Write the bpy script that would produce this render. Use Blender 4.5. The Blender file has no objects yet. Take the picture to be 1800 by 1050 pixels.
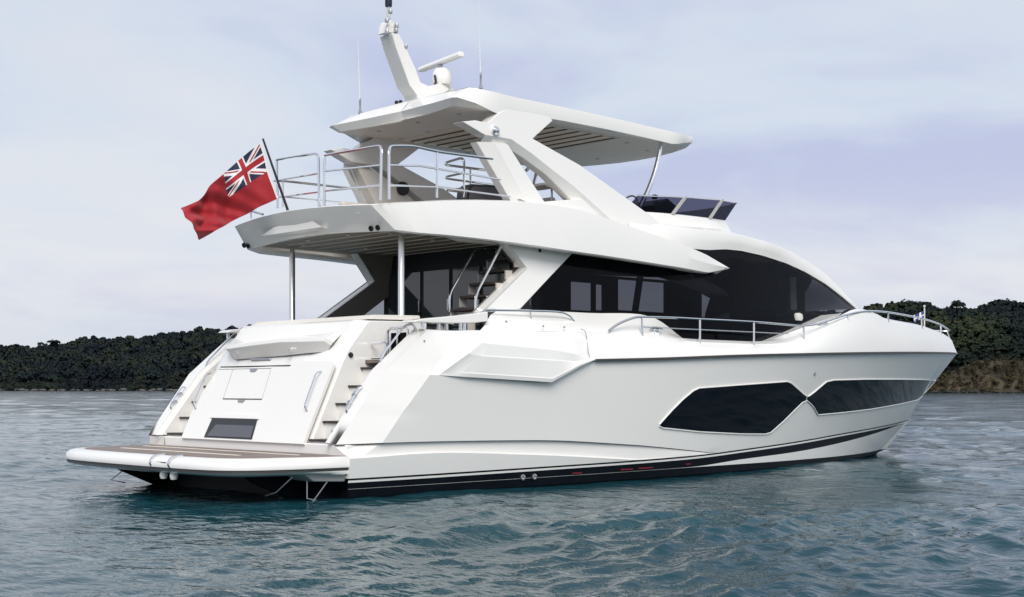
import bpy, bmesh, math, random
import numpy as np
from mathutils import Vector, Matrix, noise
R = math.radians
SC = bpy.context.scene
COL = SC.collection

# ------------------------------------------------------------------ camera
cam_d = bpy.data.cameras.new('camera')
cam = bpy.data.objects.new('camera', cam_d); COL.objects.link(cam)
CAM = Vector((-11.475, -18.482, 1.515)); HEAD = R(46.887)      # hand height in a tender, looking along the boat
cam.location = CAM
cam.rotation_euler = (R(90), 0, HEAD - R(90))
cam_d.sensor_width = 36; cam_d.lens = 49.08
cam_d.shift_y = 159/1800
cam_d.clip_start = 0.1; cam_d.clip_end = 20000
SC.camera = cam

# ------------------------------------------------------------------ sky, sun, exposure
SUN_AZ, SUN_EL = R(230), R(40)        # azimuth of the sun measured from +X (bow) towards +Y (port)
W = bpy.data.worlds.new('World'); SC.world = W; W.use_nodes = True
nt = W.node_tree; N = nt.nodes; L = nt.links
for n_ in list(N): N.remove(n_)
def wn(t, **k):
    n_ = N.new(t)
    for a, v in k.items(): setattr(n_, a, v)
    return n_
wout = wn('ShaderNodeOutputWorld'); bg = wn('ShaderNodeBackground'); bg.inputs['Strength'].default_value = 0.064
sky = wn('ShaderNodeTexSky', sky_type='NISHITA', sun_disc=False, sun_elevation=SUN_EL)
sky.sun_rotation = R(90) - SUN_AZ; sky.dust_density = 2.0
tc = wn('ShaderNodeTexCoord')
sep = wn('ShaderNodeSeparateXYZ'); L.new(tc.outputs['Generated'], sep.inputs[0])
# cloud deck: project the view direction on a flat layer so that cloud bands flatten towards the horizon
mx = wn('ShaderNodeMath', operation='MAXIMUM'); mx.inputs[1].default_value = 0.0; L.new(sep.outputs['Z'], mx.inputs[0])
ad = wn('ShaderNodeMath', operation='ADD'); ad.inputs[1].default_value = 0.16; L.new(mx.outputs[0], ad.inputs[0])
dv = wn('ShaderNodeVectorMath', operation='DIVIDE'); L.new(tc.outputs['Generated'], dv.inputs[0])
cb = wn('ShaderNodeCombineXYZ')
for s_ in 'XYZ': L.new(ad.outputs[0], cb.inputs[s_])
L.new(cb.outputs[0], dv.inputs[1])
n1 = wn('ShaderNodeTexNoise'); n1.inputs['Scale'].default_value = 1.0; n1.inputs['Detail'].default_value = 6; n1.inputs['Roughness'].default_value = 0.52; n1.inputs['Distortion'].default_value = 0.4
L.new(dv.outputs[0], n1.inputs['Vector'])
r1 = wn('ShaderNodeValToRGB'); L.new(n1.outputs['Fac'], r1.inputs[0])
e = r1.color_ramp.elements
e[0].position = 0.36; e[0].color = (4.7, 5.0, 6.8, 1)
e[1].position = 0.64; e[1].color = (6.7, 6.9, 7.4, 1)
m_ = r1.color_ramp.elements.new(0.5); m_.color = (5.9, 6.45, 7.4, 1)
# paler veil low over the horizon
r2 = wn('ShaderNodeValToRGB'); L.new(sep.outputs['Z'], r2.inputs[0])
e = r2.color_ramp.elements
e[0].position = 0.025; e[0].color = (0.0, 0.0, 0.0, 1)
e[1].position = 0.15; e[1].color = (0, 0, 0, 1)
m_ = r2.color_ramp.elements.new(0.068); m_.color = (1.0, 1.0, 1.0, 1)
n2 = wn('ShaderNodeTexNoise'); n2.inputs['Scale'].default_value = 2.2; n2.inputs['Detail'].default_value = 4
L.new(dv.outputs[0], n2.inputs['Vector'])
mu = wn('ShaderNodeMath', operation='MULTIPLY'); L.new(r2.outputs[0], mu.inputs[0]); L.new(n2.outputs['Fac'], mu.inputs[1])
mv = wn('ShaderNodeMix', data_type='RGBA'); L.new(mu.outputs[0], mv.inputs['Factor'])
L.new(r1.outputs[0], mv.inputs['A']); mv.inputs['B'].default_value = (7.7, 7.35, 7.55, 1)
# a little of the blue sky glows through the deck
mc = wn('ShaderNodeMix', data_type='RGBA'); mc.inputs['Factor'].default_value = 0.88
L.new(sky.outputs[0], mc.inputs['A']); L.new(mv.outputs['Result'], mc.inputs['B'])
L.new(mc.outputs['Result'], bg.inputs['Color']); L.new(bg.outputs[0], wout.inputs['Surface'])

sd = bpy.data.lights.new('sun', 'SUN'); sd.energy = 1.5; sd.angle = R(35); sd.color = (1.0, 0.96, 0.90)
so = bpy.data.objects.new('sun', sd); COL.objects.link(so)
sv = Vector((math.cos(SUN_AZ)*math.cos(SUN_EL), math.sin(SUN_AZ)*math.cos(SUN_EL), math.sin(SUN_EL)))
so.rotation_euler = sv.to_track_quat('Z', 'Y').to_euler(); so.location = sv*60
SC.view_settings.view_transform = 'Standard'; SC.view_settings.look = 'None'
SC.view_settings.exposure = 0.87; SC.view_settings.gamma = 1.0

# ------------------------------------------------------------------ materials
def mat(name, col, rough=0.5, metal=0.0, spec=0.5, coat=0.0, ior=None):
    m = bpy.data.materials.new(name); m.use_nodes = True
    b = m.node_tree.nodes['Principled BSDF']
    b.inputs['Base Color'].default_value = (*col, 1); b.inputs['Roughness'].default_value = rough
    b.inputs['Metallic'].default_value = metal; b.inputs['Specular IOR Level'].default_value = spec
    b.inputs['Coat Weight'].default_value = coat; b.inputs['Coat Roughness'].default_value = 0.08
    if ior: b.inputs['IOR'].default_value = ior
    return m
def noisy(m, scale, amt, bump=0.0, bscale=None, detail=4, vec=None):
    """vary a material's colour (and optionally its surface) with procedural noise"""
    t = m.node_tree; b = t.nodes['Principled BSDF']; c = tuple(b.inputs['Base Color'].default_value)
    co = t.nodes.new('ShaderNodeTexCoord'); mp = t.nodes.new('ShaderNodeMapping')
    t.links.new(co.outputs['Object'], mp.inputs[0])
    if vec: mp.inputs['Scale'].default_value = vec
    nz = t.nodes.new('ShaderNodeTexNoise'); nz.inputs['Scale'].default_value = scale; nz.inputs['Detail'].default_value = detail
    t.links.new(mp.outputs[0], nz.inputs['Vector'])
    rp = t.nodes.new('ShaderNodeValToRGB'); t.links.new(nz.outputs['Fac'], rp.inputs[0])
    rp.color_ramp.elements[0].position = 0.3; rp.color_ramp.elements[1].position = 0.7
    rp.color_ramp.elements[0].color = tuple(v*(1-amt) for v in c[:3]) + (1,)
    rp.color_ramp.elements[1].color = tuple(min(1, v*(1+amt)) for v in c[:3]) + (1,)
    t.links.new(rp.outputs[0], b.inputs['Base Color'])
    if bump:
        n2_ = t.nodes.new('ShaderNodeTexNoise'); n2_.inputs['Scale'].default_value = bscale or scale*3; n2_.inputs['Detail'].default_value = 3
        t.links.new(mp.outputs[0], n2_.inputs['Vector'])
        bp = t.nodes.new('ShaderNodeBump'); bp.inputs['Strength'].default_value = 1.0; bp.inputs['Distance'].default_value = bump
        t.links.new(n2_.outputs['Fac'], bp.inputs['Height']); t.links.new(bp.outputs[0], b.inputs['Normal'])
    return m
GEL = noisy(mat('white_gelcoat', (0.85, 0.838, 0.80), 0.2, coat=0.4), 0.7, 0.012)
GEL2 = mat('grey_nonslip_gelcoat', (0.62, 0.61, 0.58), 0.55)
LINER = noisy(mat('cream_liner', (0.80, 0.77, 0.71), 0.4), 2.0, 0.02)
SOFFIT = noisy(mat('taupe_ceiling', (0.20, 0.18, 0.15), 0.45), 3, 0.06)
SLATM = mat('pale_slat', (0.88, 0.79, 0.65), 0.5)
BLACK = noisy(mat('black_antifouling', (0.004, 0.006, 0.010), 0.5, spec=0.15), 3, 0.3)
STRIPE = mat('dark_stripe', (0.008, 0.009, 0.011), 0.35, spec=0.2)
RUBBER = mat('grey_rubber', (0.05, 0.05, 0.048), 0.5)
CHROME = mat('polished_steel', (0.78, 0.79, 0.80), 0.13, metal=1.0)
CHROMED = mat('brushed_steel', (0.5, 0.5, 0.5), 0.3, metal=1.0)
SATIN = mat('satin_steel', (0.80, 0.79, 0.76), 0.32, metal=1.0)
DKGLASS = mat('black_hull_glass', (0.004, 0.006, 0.010), 0.04, spec=0.16)
DOORGL = mat('saloon_door_glass', (0.035, 0.045, 0.05), 0.06, spec=0.8)
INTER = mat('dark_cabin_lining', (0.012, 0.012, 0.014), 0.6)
TEAK = noisy(mat('weathered_teak', (0.20, 0.155, 0.135), 0.55), 6, 0.25, vec=(0.25, 4, 1))
TREAD = mat('dark_teak_tread', (0.035, 0.025, 0.022), 0.5)
SEAT = noisy(mat('beige_upholstery', (0.60, 0.555, 0.51), 0.7), 5, 0.05)
CHAR = mat('charcoal_trim', (0.02, 0.021, 0.024), 0.4)
NAVY = mat('navy_plastic', (0.012, 0.014, 0.04), 0.4)
REDL = mat('red_lettering', (0.16, 0.006, 0.016), 0.5)
BROWN = noisy(mat('brown_timber_gap_shade', (0.04, 0.026, 0.02), 0.45), 4, 0.2)
def glass(name, tint, rough=0.02):
    m = bpy.data.materials.new(name); m.use_nodes = True; t = m.node_tree
    for n_ in list(t.nodes): t.nodes.remove(n_)
    o = t.nodes.new('ShaderNodeOutputMaterial'); mix = t.nodes.new('ShaderNodeMixShader')
    tr = t.nodes.new('ShaderNodeBsdfTransparent'); tr.inputs[0].default_value = (*tint, 1)
    gl = t.nodes.new('ShaderNodeBsdfGlossy'); gl.inputs['Roughness'].default_value = rough; gl.inputs[0].default_value = (0.28, 0.29, 0.32, 1)
    fr = t.nodes.new('ShaderNodeFresnel'); fr.inputs['IOR'].default_value = 1.36
    t.links.new(fr.outputs[0], mix.inputs[0]); t.links.new(tr.outputs[0], mix.inputs[1]); t.links.new(gl.outputs[0], mix.inputs[2])
    t.links.new(mix.outputs[0], o.inputs[0]); return m
TINT = glass('tinted_saloon_glass', (0.34, 0.35, 0.38))
SMOKE = glass('smoked_acrylic', (0.16, 0.16, 0.22))

# ------------------------------------------------------------------ helpers
def cross_mesh(name, V, F, mats, parent=None, mi=None, angle=32, bevel=0.0, merge=0.0, segs=2, recalc=True):
    me = bpy.data.meshes.new(name)
    me.from_pydata([tuple(map(float, v)) for v in V], [], F)
    for m in (mats if isinstance(mats, (list, tuple)) else [mats]): me.materials.append(m)
    if mi is not None: me.polygons.foreach_set('material_index', np.array(mi, dtype=np.int32))
    bm = bmesh.new(); bm.from_mesh(me)
    if merge: bmesh.ops.remove_doubles(bm, verts=bm.verts, dist=merge)
    bmesh.ops.dissolve_degenerate(bm, edges=bm.edges, dist=1e-5)
    if recalc: bmesh.ops.recalc_face_normals(bm, faces=bm.faces)
    bm.to_mesh(me); bm.free()
    me.polygons.foreach_set('use_smooth', np.ones(len(me.polygons), dtype=bool))
    me.set_sharp_from_angle(angle=R(angle))
    o = bpy.data.objects.new(name, me); COL.objects.link(o)
    if bevel:
        md = o.modifiers.new('bevel', 'BEVEL'); md.width = bevel; md.segments = segs; md.limit_method = 'ANGLE'; md.angle_limit = R(28); md.harden_normals = True
    if parent is not None:
        o.parent = parent; o.matrix_parent_inverse = Matrix.Translation(-OFFS.get(parent.name, Vector((0, 0, 0))))
    return o
OFFS = {}
class MB:
    def __init__(s): s.v = []; s.f = []; s.m = []
    def add(s, V, F, mi=0):
        b = len(s.v); s.v += [tuple(p) for p in V]; s.f += [tuple(i+b for i in f) for f in F]; s.m += [mi]*len(F); return s
    def grid(s, rows, mi=0, close=False):
        n_ = len(rows[0]); b = len(s.v)
        for r in rows: s.v += [tuple(p) for p in r]
        for j in range(len(rows)-1):
            m = mi[j] if isinstance(mi, (list, tuple)) else mi
            for i in range(n_ if close else n_-1):
                k = (i+1) % n_
                s.f.append((b+j*n_+i, b+j*n_+k, b+(j+1)*n_+k, b+(j+1)*n_+i)); s.m.append(m)
        return s
    def box(s, lo, hi, mi=0):
        x0, y0, z0 = lo; x1, y1, z1 = hi
        return s.add([(x0,y0,z0),(x1,y0,z0),(x1,y1,z0),(x0,y1,z0),(x0,y0,z1),(x1,y0,z1),(x1,y1,z1),(x0,y1,z1)],
                     [(3,2,1,0),(4,5,6,7),(0,1,5,4),(1,2,6,5),(2,3,7,6),(3,0,4,7)], mi)
    def slab(s, poly, d, mi=0):
        """closed prism: polygon and the same polygon moved by d (one vector, or one per point)"""
        n_ = len(poly); d = d if isinstance(d[0], (tuple, list)) else [d]*n_
        q = [tuple(a+b for a, b in zip(p, e_)) for p, e_ in zip(poly, d)]
        return s.add(list(poly)+q, [tuple(range(n_)), tuple(range(2*n_-1, n_-1, -1))] + [(i, i+n_, (i+1) % n_+n_, (i+1) % n_) for i in range(n_)], mi)
    def tube(s, pts, r, n=8, mi=0, closed=False, cap=True):
        P = [Vector(p) for p in pts]; m = len(P); rows = []
        rr = r if isinstance(r, (list, tuple)) else [r]*m
        up = None
        for i in range(m):
            a = P[(i-1) % m] if (closed or i > 0) else P[i]; b = P[(i+1) % m] if (closed or i < m-1) else P[i]
            t = (b-a).normalized()
            if up is None: up = Vector((0, 0, 1)) if abs(t.z) < 0.9 else Vector((1, 0, 0))
            u = (up - t*up.dot(t)).normalized(); w = t.cross(u); up = u
            rows.append([tuple(P[i] + (u*math.cos(2*math.pi*k/n) + w*math.sin(2*math.pi*k/n))*rr[i]) for k in range(n)])
        if closed: rows.append(rows[0])
        b = len(s.v); s.grid(rows, mi, close=True)
        if cap and not closed:
            s.f.append(tuple(range(b+n-1, b-1, -1))); s.f.append(tuple(range(b+(m-1)*n, b+m*n))); s.m += [mi, mi]
        return s
    def lathe(s, base, prof, n=16, mi=0, axis=(0, 0, 1)):
        ax = Vector(axis).normalized(); u = ax.orthogonal().normalized(); w = ax.cross(u); base = Vector(base)
        rows = [[tuple(base + ax*h + (u*math.cos(2*math.pi*k/n)+w*math.sin(2*math.pi*k/n))*max(r, 1e-4)) for k in range(n)] for r, h in prof]
        return s.grid(rows, mi, close=True)
    def mirror(s):
        n_ = len(s.v); s.v += [(x, -y, z) for x, y, z in s.v]; s.f += [tuple(i+n_ for i in reversed(f)) for f in s.f]; s.m += list(s.m); return s
    def build(s, name, mats, parent=None, **k): return cross_mesh(name, s.v, s.f, mats, parent, s.m, **k)
def flip(pts): return [(x, -y, z) for x, y, z in pts]
def smooth(pts, n=6, closed=False):
    """Catmull-Rom through points"""
    P = [Vector(p) for p in pts]; out = []; m = len(P)
    rng = range(m if closed else m-1)
    for i in rng:
        p0 = P[(i-1) % m] if closed or i > 0 else P[0]*2-P[1]
        p1 = P[i]; p2 = P[(i+1) % m]
        p3 = P[(i+2) % m] if closed or i+2 < m else P[m-1]*2-P[m-2]
        for k in range(n):
            t = k/n
            out.append(tuple(0.5*((2*p1)+(-p0+p2)*t+(2*p0-5*p1+4*p2-p3)*t*t+(-p0+3*p1-3*p2+p3)*t*t*t)))
    if not closed: out.append(tuple(P[-1]))
    return out
def rounded(pts, r=0.08, n=5, closed=False):
    """polyline with its corners rounded off"""
    P = [Vector(p) for p in pts]; m = len(P); out = []
    for i in range(m):
        if not closed and i in (0, m-1): out.append(tuple(P[i])); continue
        a = P[i-1]; b = P[i]; c = P[(i+1) % m]
        d1 = min(r, (a-b).length*0.45); d2 = min(r, (c-b).length*0.45)
        q0 = b+(a-b).normalized()*d1; q1 = b+(c-b).normalized()*d2
        for k in range(n+1):
            t = k/n; out.append(tuple(q0*(1-t)**2 + b*2*t*(1-t) + q1*t*t))
    return out
def resample(pts, n):
    P = [Vector(p) for p in pts]; d = [0]
    for a, b in zip(P, P[1:]): d.append(d[-1]+(b-a).length)
    out = []; j = 0
    for k in range(n):
        t = d[-1]*k/(n-1)
        while j < len(P)-2 and d[j+1] < t: j += 1
        s_ = (t-d[j])/max(1e-9, d[j+1]-d[j]); out.append(tuple(P[j].lerp(P[j+1], min(1, max(0, s_)))))
    return out
def tag(o, label=None, cat=None, group=None, kind=None):
    for k, v in (('label', label), ('category', cat), ('group', group), ('kind', kind)):
        if v: o[k] = v
    return o
def lerp(a, b, t): return a+(b-a)*t

#<<HULL
def pl(xs, ys):
    """smooth curve through table points"""
    n = len(xs)
    m = []
    for i in range(n):
        if i == 0: m.append((ys[1]-ys[0])/(xs[1]-xs[0]))
        elif i == n-1: m.append((ys[-1]-ys[-2])/(xs[-1]-xs[-2]))
        else:
            a = (ys[i]-ys[i-1])/(xs[i]-xs[i-1]); b = (ys[i+1]-ys[i])/(xs[i+1]-xs[i])
            m.append(0.0 if a*b <= 0 else 2*a*b/(a+b))
    def f(x):
        if x <= xs[0]: return ys[0]
        if x >= xs[-1]: return ys[-1]
        i = 0
        while xs[i+1] < x: i += 1
        h = xs[i+1]-xs[i]; t = (x-xs[i])/h
        return (2*t**3-3*t*t+1)*ys[i]+(t**3-2*t*t+t)*h*m[i]+(-2*t**3+3*t*t)*ys[i+1]+(t**3-t*t)*h*m[i+1]
    return f
def plan(x, b, x0, x1, p): return b*(1-max(0.0, min(1.0, (x-x0)/(x1-x0)))**p)
stem_z = pl([16.6, 17.92, 18.68, 19.25, 19.72, 20.62, 21.58], [-0.55, 0.0, 0.39, 0.73, 1.22, 1.79, 2.43])
def str_y(x): return plan(x, 2.80, 4, 19.25, 2.2)
str_z = pl([-2, 0, 4.5, 7.5, 9.6, 11.4, 13.7, 16.4, 19.25], [0.27, 0.27, 0.30, 0.335, 0.41, 0.48, 0.58, 0.67, 0.755])
def rub_y(x): return plan(x, 2.95, 6, 21.6, 2.4)
rub_z = pl([-2, 3, 4.8, 6.4, 8.7, 10.6, 13.0, 16.2, 18.6, 21.58], [1.86, 1.90, 1.97, 2.02, 2.11, 2.17, 2.24, 2.32, 2.37, 2.43])
def wl_y(x): return plan(x, 2.74, 3, 17.92, 2.7)
def top_y(x): return plan(x, 2.74, 6.5, 21.34, 2.5)
def side_y(x, z):
    """half breadth of the topsides between boot stripe and rubbing strake"""
    if x < 19.25: y0, z0 = str_y(x), str_z(x)
    else: y0, z0 = 0.0, stem_z(x)
    y1, z1 = rub_y(x), rub_z(x)
    t = (z-z0)/max(1e-3, z1-z0)
    return y0+(y1-y0)*max(0.0, min(1.15, t))
def house_y(x, z):
    y = 2.32-0.2*(z-2.4)
    if x > 8: y -= 0.55*((x-8)/6.2)**2
    return y
def arch_y(x, z): return 1.90+0.12*(5.6-z)
def band_y(x):
    T = [(0.9, 1.86), (1.2, 1.95), (2.02, 2.25), (5.0, 2.42), (8.0, 2.42), (9.6, 2.36)]
    if x <= 0.9: return 1.86
    for (a, b), (c, d) in zip(T, T[1:]):
        if x <= c: return b+(d-b)*(x-a)/(c-a)
    return 2.36
#>>HULL

# ------------------------------------------------------------------ sea
VN = Vector((math.cos(HEAD), math.sin(HEAD))); VR = Vector((math.sin(HEAD), -math.cos(HEAD)))
def at(d, l): return CAM.x+VN.x*d+VR.x*l, CAM.y+VN.y*d+VR.y*l      # metres ahead of / to the right of the tender
def sea():
    rng = np.random.default_rng(5)
    ring = [3.0]
    while ring[-1] < 9000: ring.append(ring[-1]*(1.05 if ring[-1] < 8.6 else 1.0042 if ring[-1] < 90 else 1.007 if ring[-1] < 450 else 1.03))
    ring = np.array(ring)
    fine = np.radians(np.arange(-33, 33.01, 0.07)); rest = np.radians(np.arange(37, 323.1, 3.0))
    ang = np.concatenate([fine, rest]); base = math.atan2(VN.y, VN.x)
    A, D = np.meshgrid(base-ang, ring)
    X = CAM.x+np.cos(A)*D; Y = CAM.y+np.sin(A)*D
    Z = np.zeros_like(X); DX = np.zeros_like(X); DY = np.zeros_like(X)
    sp = np.maximum(0.0046*D, 0.02)
    n_ = 90; n_l = 26
    lam = np.concatenate([np.exp(rng.uniform(np.log(0.16), np.log(2.0), n_)), np.exp(rng.uniform(np.log(2.4), np.log(13.0), n_l))])
    th = base + 1.2 + np.concatenate([rng.normal(0, 0.75, n_), rng.normal(0.25, 0.5, n_l)]); ph = rng.uniform(0, 6.28, n_+n_l)
    # patches of livelier and calmer water
    g = np.zeros_like(X)
    for k in range(7):
        a = rng.uniform(0, 6.28); w = rng.uniform(7, 26)
        g += np.sin((X*np.cos(a)+Y*np.sin(a))*6.28/w+rng.uniform(0, 6.28))
    # lee of the platform on the left is smoother
    lat = (X-CAM.x)*VR.x+(Y-CAM.y)*VR.y; dep = (X-CAM.x)*VN.x+(Y-CAM.y)*VN.y
    calm = 1/(1+np.exp((lat+0.14*dep)/np.maximum(0.6, 0.05*dep)))
    calm *= np.clip((32-dep)/14, 0, 1)
    lee = np.clip((np.hypot(np.maximum(0, np.maximum(-1.5-X, X-16)), np.maximum(0, np.abs(Y)-2.6))-0.2)/2.6, 0, 1)   # the hull shelters the water beside it
    gain = (1+0.16*g)*(1-0.5*calm)*(0.45+0.55*lee)
    for lm, t_, p_ in zip(lam, th, ph):
        k = 6.2832/lm; s_ = 0.027*(1.25 if lm < 0.5 else 1.0 if lm < 0.9 else 0.6 if lm < 2.2 else 0.33)
        fade = np.clip((lm/sp-3)/3, 0, 1)*s_/k
        q = k*(X*np.cos(t_)+Y*np.sin(t_))+p_
        Z += fade*np.cos(q); DX -= fade*np.cos(t_)*np.sin(q); DY -= fade*np.sin(t_)*np.sin(q)
    Z = Z*gain-0.03; X2 = X+DX*gain; Y2 = Y+DY*gain
    nr, na = X.shape
    V = np.stack([X2, Y2, Z], -1).reshape(-1, 3)
    V = np.vstack([V, [[CAM.x, CAM.y, 0]]])
    i = np.arange(nr-1)[:, None]; j = np.arange(na)[None, :]; jn = (j+1) % na
    Fq = np.stack([i*na+j, (i+1)*na+j, (i+1)*na+jn, i*na+jn], -1).reshape(-1, 4)
    me = bpy.data.meshes.new('sea')
    tri = np.stack([np.full(na, nr*na), np.arange(na), (np.arange(na)+1) % na], -1)
    nl = Fq.size+tri.size
    me.vertices.add(len(V)); me.vertices.foreach_set('co', V.ravel())
    me.loops.add(nl); me.loops.foreach_set('vertex_index', np.concatenate([Fq.ravel(), tri.ravel()]).astype(np.int32))
    me.polygons.add(len(Fq)+len(tri))
    ls = np.concatenate([np.arange(len(Fq))*4, Fq.size+np.arange(len(tri))*3])
    me.polygons.foreach_set('loop_start', ls.astype(np.int32))
    me.update(calc_edges=True); me.validate()
    me.polygons.foreach_set('use_smooth', np.ones(len(me.polygons), dtype=bool))
    m = mat('sea_water', (0.010, 0.040, 0.046), 0.055, spec=0.18, ior=1.333)
    t = m.node_tree; b = t.nodes['Principled BSDF']
    co = t.nodes.new('ShaderNodeTexCoord'); mp = t.nodes.new('ShaderNodeMapping'); mp.inputs['Rotation'].default_value = (0, 0, -(base+1.2)); mp.inputs['Scale'].default_value = (1, 0.55, 1)
    t.links.new(co.outputs['Object'], mp.inputs[0])
    prev = None
    for sc, ds in ((0.07, 0.75), (0.7, 0.07), (2.6, 0.042), (8.0, 0.016)):
        nz = t.nodes.new('ShaderNodeTexNoise'); nz.inputs['Scale'].default_value = sc; nz.inputs['Detail'].default_value = 3; nz.inputs['Roughness'].default_value = 0.55
        t.links.new(mp.outputs[0], nz.inputs['Vector'])
        bp = t.nodes.new('ShaderNodeBump'); bp.inputs['Distance'].default_value = ds; bp.inputs['Strength'].default_value = 1.0
        t.links.new(nz.outputs['Fac'], bp.inputs['Height'])
        if prev: t.links.new(prev.outputs[0], bp.inputs['Normal'])
        prev = bp
    t.links.new(prev.outputs[0], b.inputs['Normal'])
    # drifting plankton makes the teal uneven
    n2_ = t.nodes.new('ShaderNodeTexNoise'); n2_.inputs['Scale'].default_value = 0.12; n2_.inputs['Detail'].default_value = 4
    t.links.new(co.outputs['Object'], n2_.inputs['Vector'])
    rp = t.nodes.new('ShaderNodeValToRGB'); t.links.new(n2_.outputs['Fac'], rp.inputs[0])
    rp.color_ramp.elements[0].position = 0.35; rp.color_ramp.elements[0].color = (0.006, 0.043, 0.058, 1)
    rp.color_ramp.elements[1].position = 0.7; rp.color_ramp.elements[1].color = (0.011, 0.064, 0.081, 1)
    t.links.new(rp.outputs[0], b.inputs['Base Color'])
    me.materials.append(m)
    o = bpy.data.objects.new('sea', me); COL.objects.link(o); tag(o, 'choppy blue green sea around the yacht', kind='structure')
sea()

# ------------------------------------------------------------------ wooded shores
def px_l(px, d): return (px-900)/2454*d
def px_h(py, d): return CAM.z+(684-py)/2454*d
GROUND = noisy(mat('wooded_ground', (0.007, 0.010, 0.009), 0.9), 0.05, 0.4)
BANKM = noisy(mat('clay_bank', (0.052, 0.041, 0.026), 0.9), 0.16, 0.75, bump=0.8, bscale=0.5, detail=8)
def leafmat(name, cols):
    m = bpy.data.materials.new(name); m.use_nodes = True; t = m.node_tree; b = t.nodes['Principled BSDF']
    b.inputs['Roughness'].default_value = 0.75; b.inputs['Specular IOR Level'].default_value = 0.15
    co = t.nodes.new('ShaderNodeTexCoord'); nz = t.nodes.new('ShaderNodeTexNoise'); nz.inputs['Scale'].default_value = 0.028; nz.inputs['Detail'].default_value = 5
    t.links.new(co.outputs['Object'], nz.inputs['Vector'])
    ge = t.nodes.new('ShaderNodeNewGeometry')
    ma = t.nodes.new('ShaderNodeMath'); ma.operation = 'MULTIPLY_ADD'; ma.inputs[1].default_value = 0.10
    t.links.new(ge.outputs['Random Per Island'], ma.inputs[0]); t.links.new(nz.outputs['Fac'], ma.inputs[2])
    rp = t.nodes.new('ShaderNodeValToRGB'); t.links.new(ma.outputs[0], rp.inputs[0])
    while len(rp.color_ramp.elements) < len(cols): rp.color_ramp.elements.new(0.5)
    for k, c in enumerate(cols):
        rp.color_ramp.elements[k].position = 0.40+0.32*k/(len(cols)-1); rp.color_ramp.elements[k].color = (*c, 1)
    t.links.new(rp.outputs[0], b.inputs['Base Color']); return m
LEAF_FAR = leafmat('far_leaves', [(0.006, 0.010, 0.016), (0.009, 0.015, 0.019), (0.013, 0.022, 0.020), (0.025, 0.033, 0.021), (0.016, 0.015, 0.019)])
LEAF = leafmat('shore_leaves', [(0.005, 0.009, 0.013), (0.009, 0.015, 0.016), (0.016, 0.026, 0.018), (0.036, 0.044, 0.020)])
BARK = noisy(mat('bark', (0.03, 0.024, 0.018), 0.9), 2, 0.3)
def crowns(spots, rng, nb=8, per=16, leaf=0.26):
    """leaf clumps of many crowns: spots = (x, y, z of the crown's middle, radius, height ratio)"""
    V = []; NR = []
    for (x, y, z, r, hr) in spots:
        for b in range(nb):
            u = rng.normal(size=3); u /= np.linalg.norm(u); u[2] = abs(u[2])*1.1-0.25
            c = np.array([x, y, z])+u*np.array([r, r, r*hr])*0.62; br = r*rng.uniform(0.32, 0.55)
            n_ = rng.normal(size=(per, 3)); n_ /= np.linalg.norm(n_, axis=1)[:, None]; n_[:, 2] = np.abs(n_[:, 2])*1.2-0.35
            p = c+n_*br*rng.uniform(0.7, 1.1, (per, 1))*np.array([1, 1, 0.8])
            nn = n_+rng.normal(size=(per, 3))*0.45; nn /= np.linalg.norm(nn, axis=1)[:, None]
            a = np.cross(nn, rng.normal(size=(per, 3))); a /= np.linalg.norm(a, axis=1)[:, None]; b2 = np.cross(nn, a)
            s_ = (leaf*r*rng.uniform(0.6, 1.25, (per, 1)))
            q = np.stack([p-a*s_, p-b2*s_*0.8, p+a*s_, p+b2*s_*0.8], 1)
            V.append(q.reshape(-1, 3))
            g_ = (p-np.array([x, y, z-r*.2]))/r*0.9+n_*0.6+nn*0.15+np.array([0, 0, .75]); g_ /= np.linalg.norm(g_, axis=1)[:, None]; NR.append(np.repeat(g_, 4, 0))
    return np.concatenate(V), np.concatenate(NR)
def quads_obj(name, VN_, m, parent=None):
    V, NRM = VN_
    n_ = len(V)//4; me = bpy.data.meshes.new(name)
    me.vertices.add(len(V)); me.vertices.foreach_set('co', V.ravel()); me.loops.add(n_*4)
    me.loops.foreach_set('vertex_index', np.arange(n_*4, dtype=np.int32)); me.polygons.add(n_)
    me.polygons.foreach_set('loop_start', (np.arange(n_)*4).astype(np.int32)); me.update(calc_edges=True)
    me.polygons.foreach_set('use_smooth', np.ones(n_, dtype=bool))
    me.normals_split_custom_set_from_vertices(NRM)       # leaves take the light like the mass of the crown
    me.materials.append(m); o = bpy.data.objects.new(name, me); COL.objects.link(o)
    if parent is not None: o.parent = parent; o.matrix_parent_inverse = Matrix.Translation(-OFFS.get(parent.name, Vector((0, 0, 0))))
    return o
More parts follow.
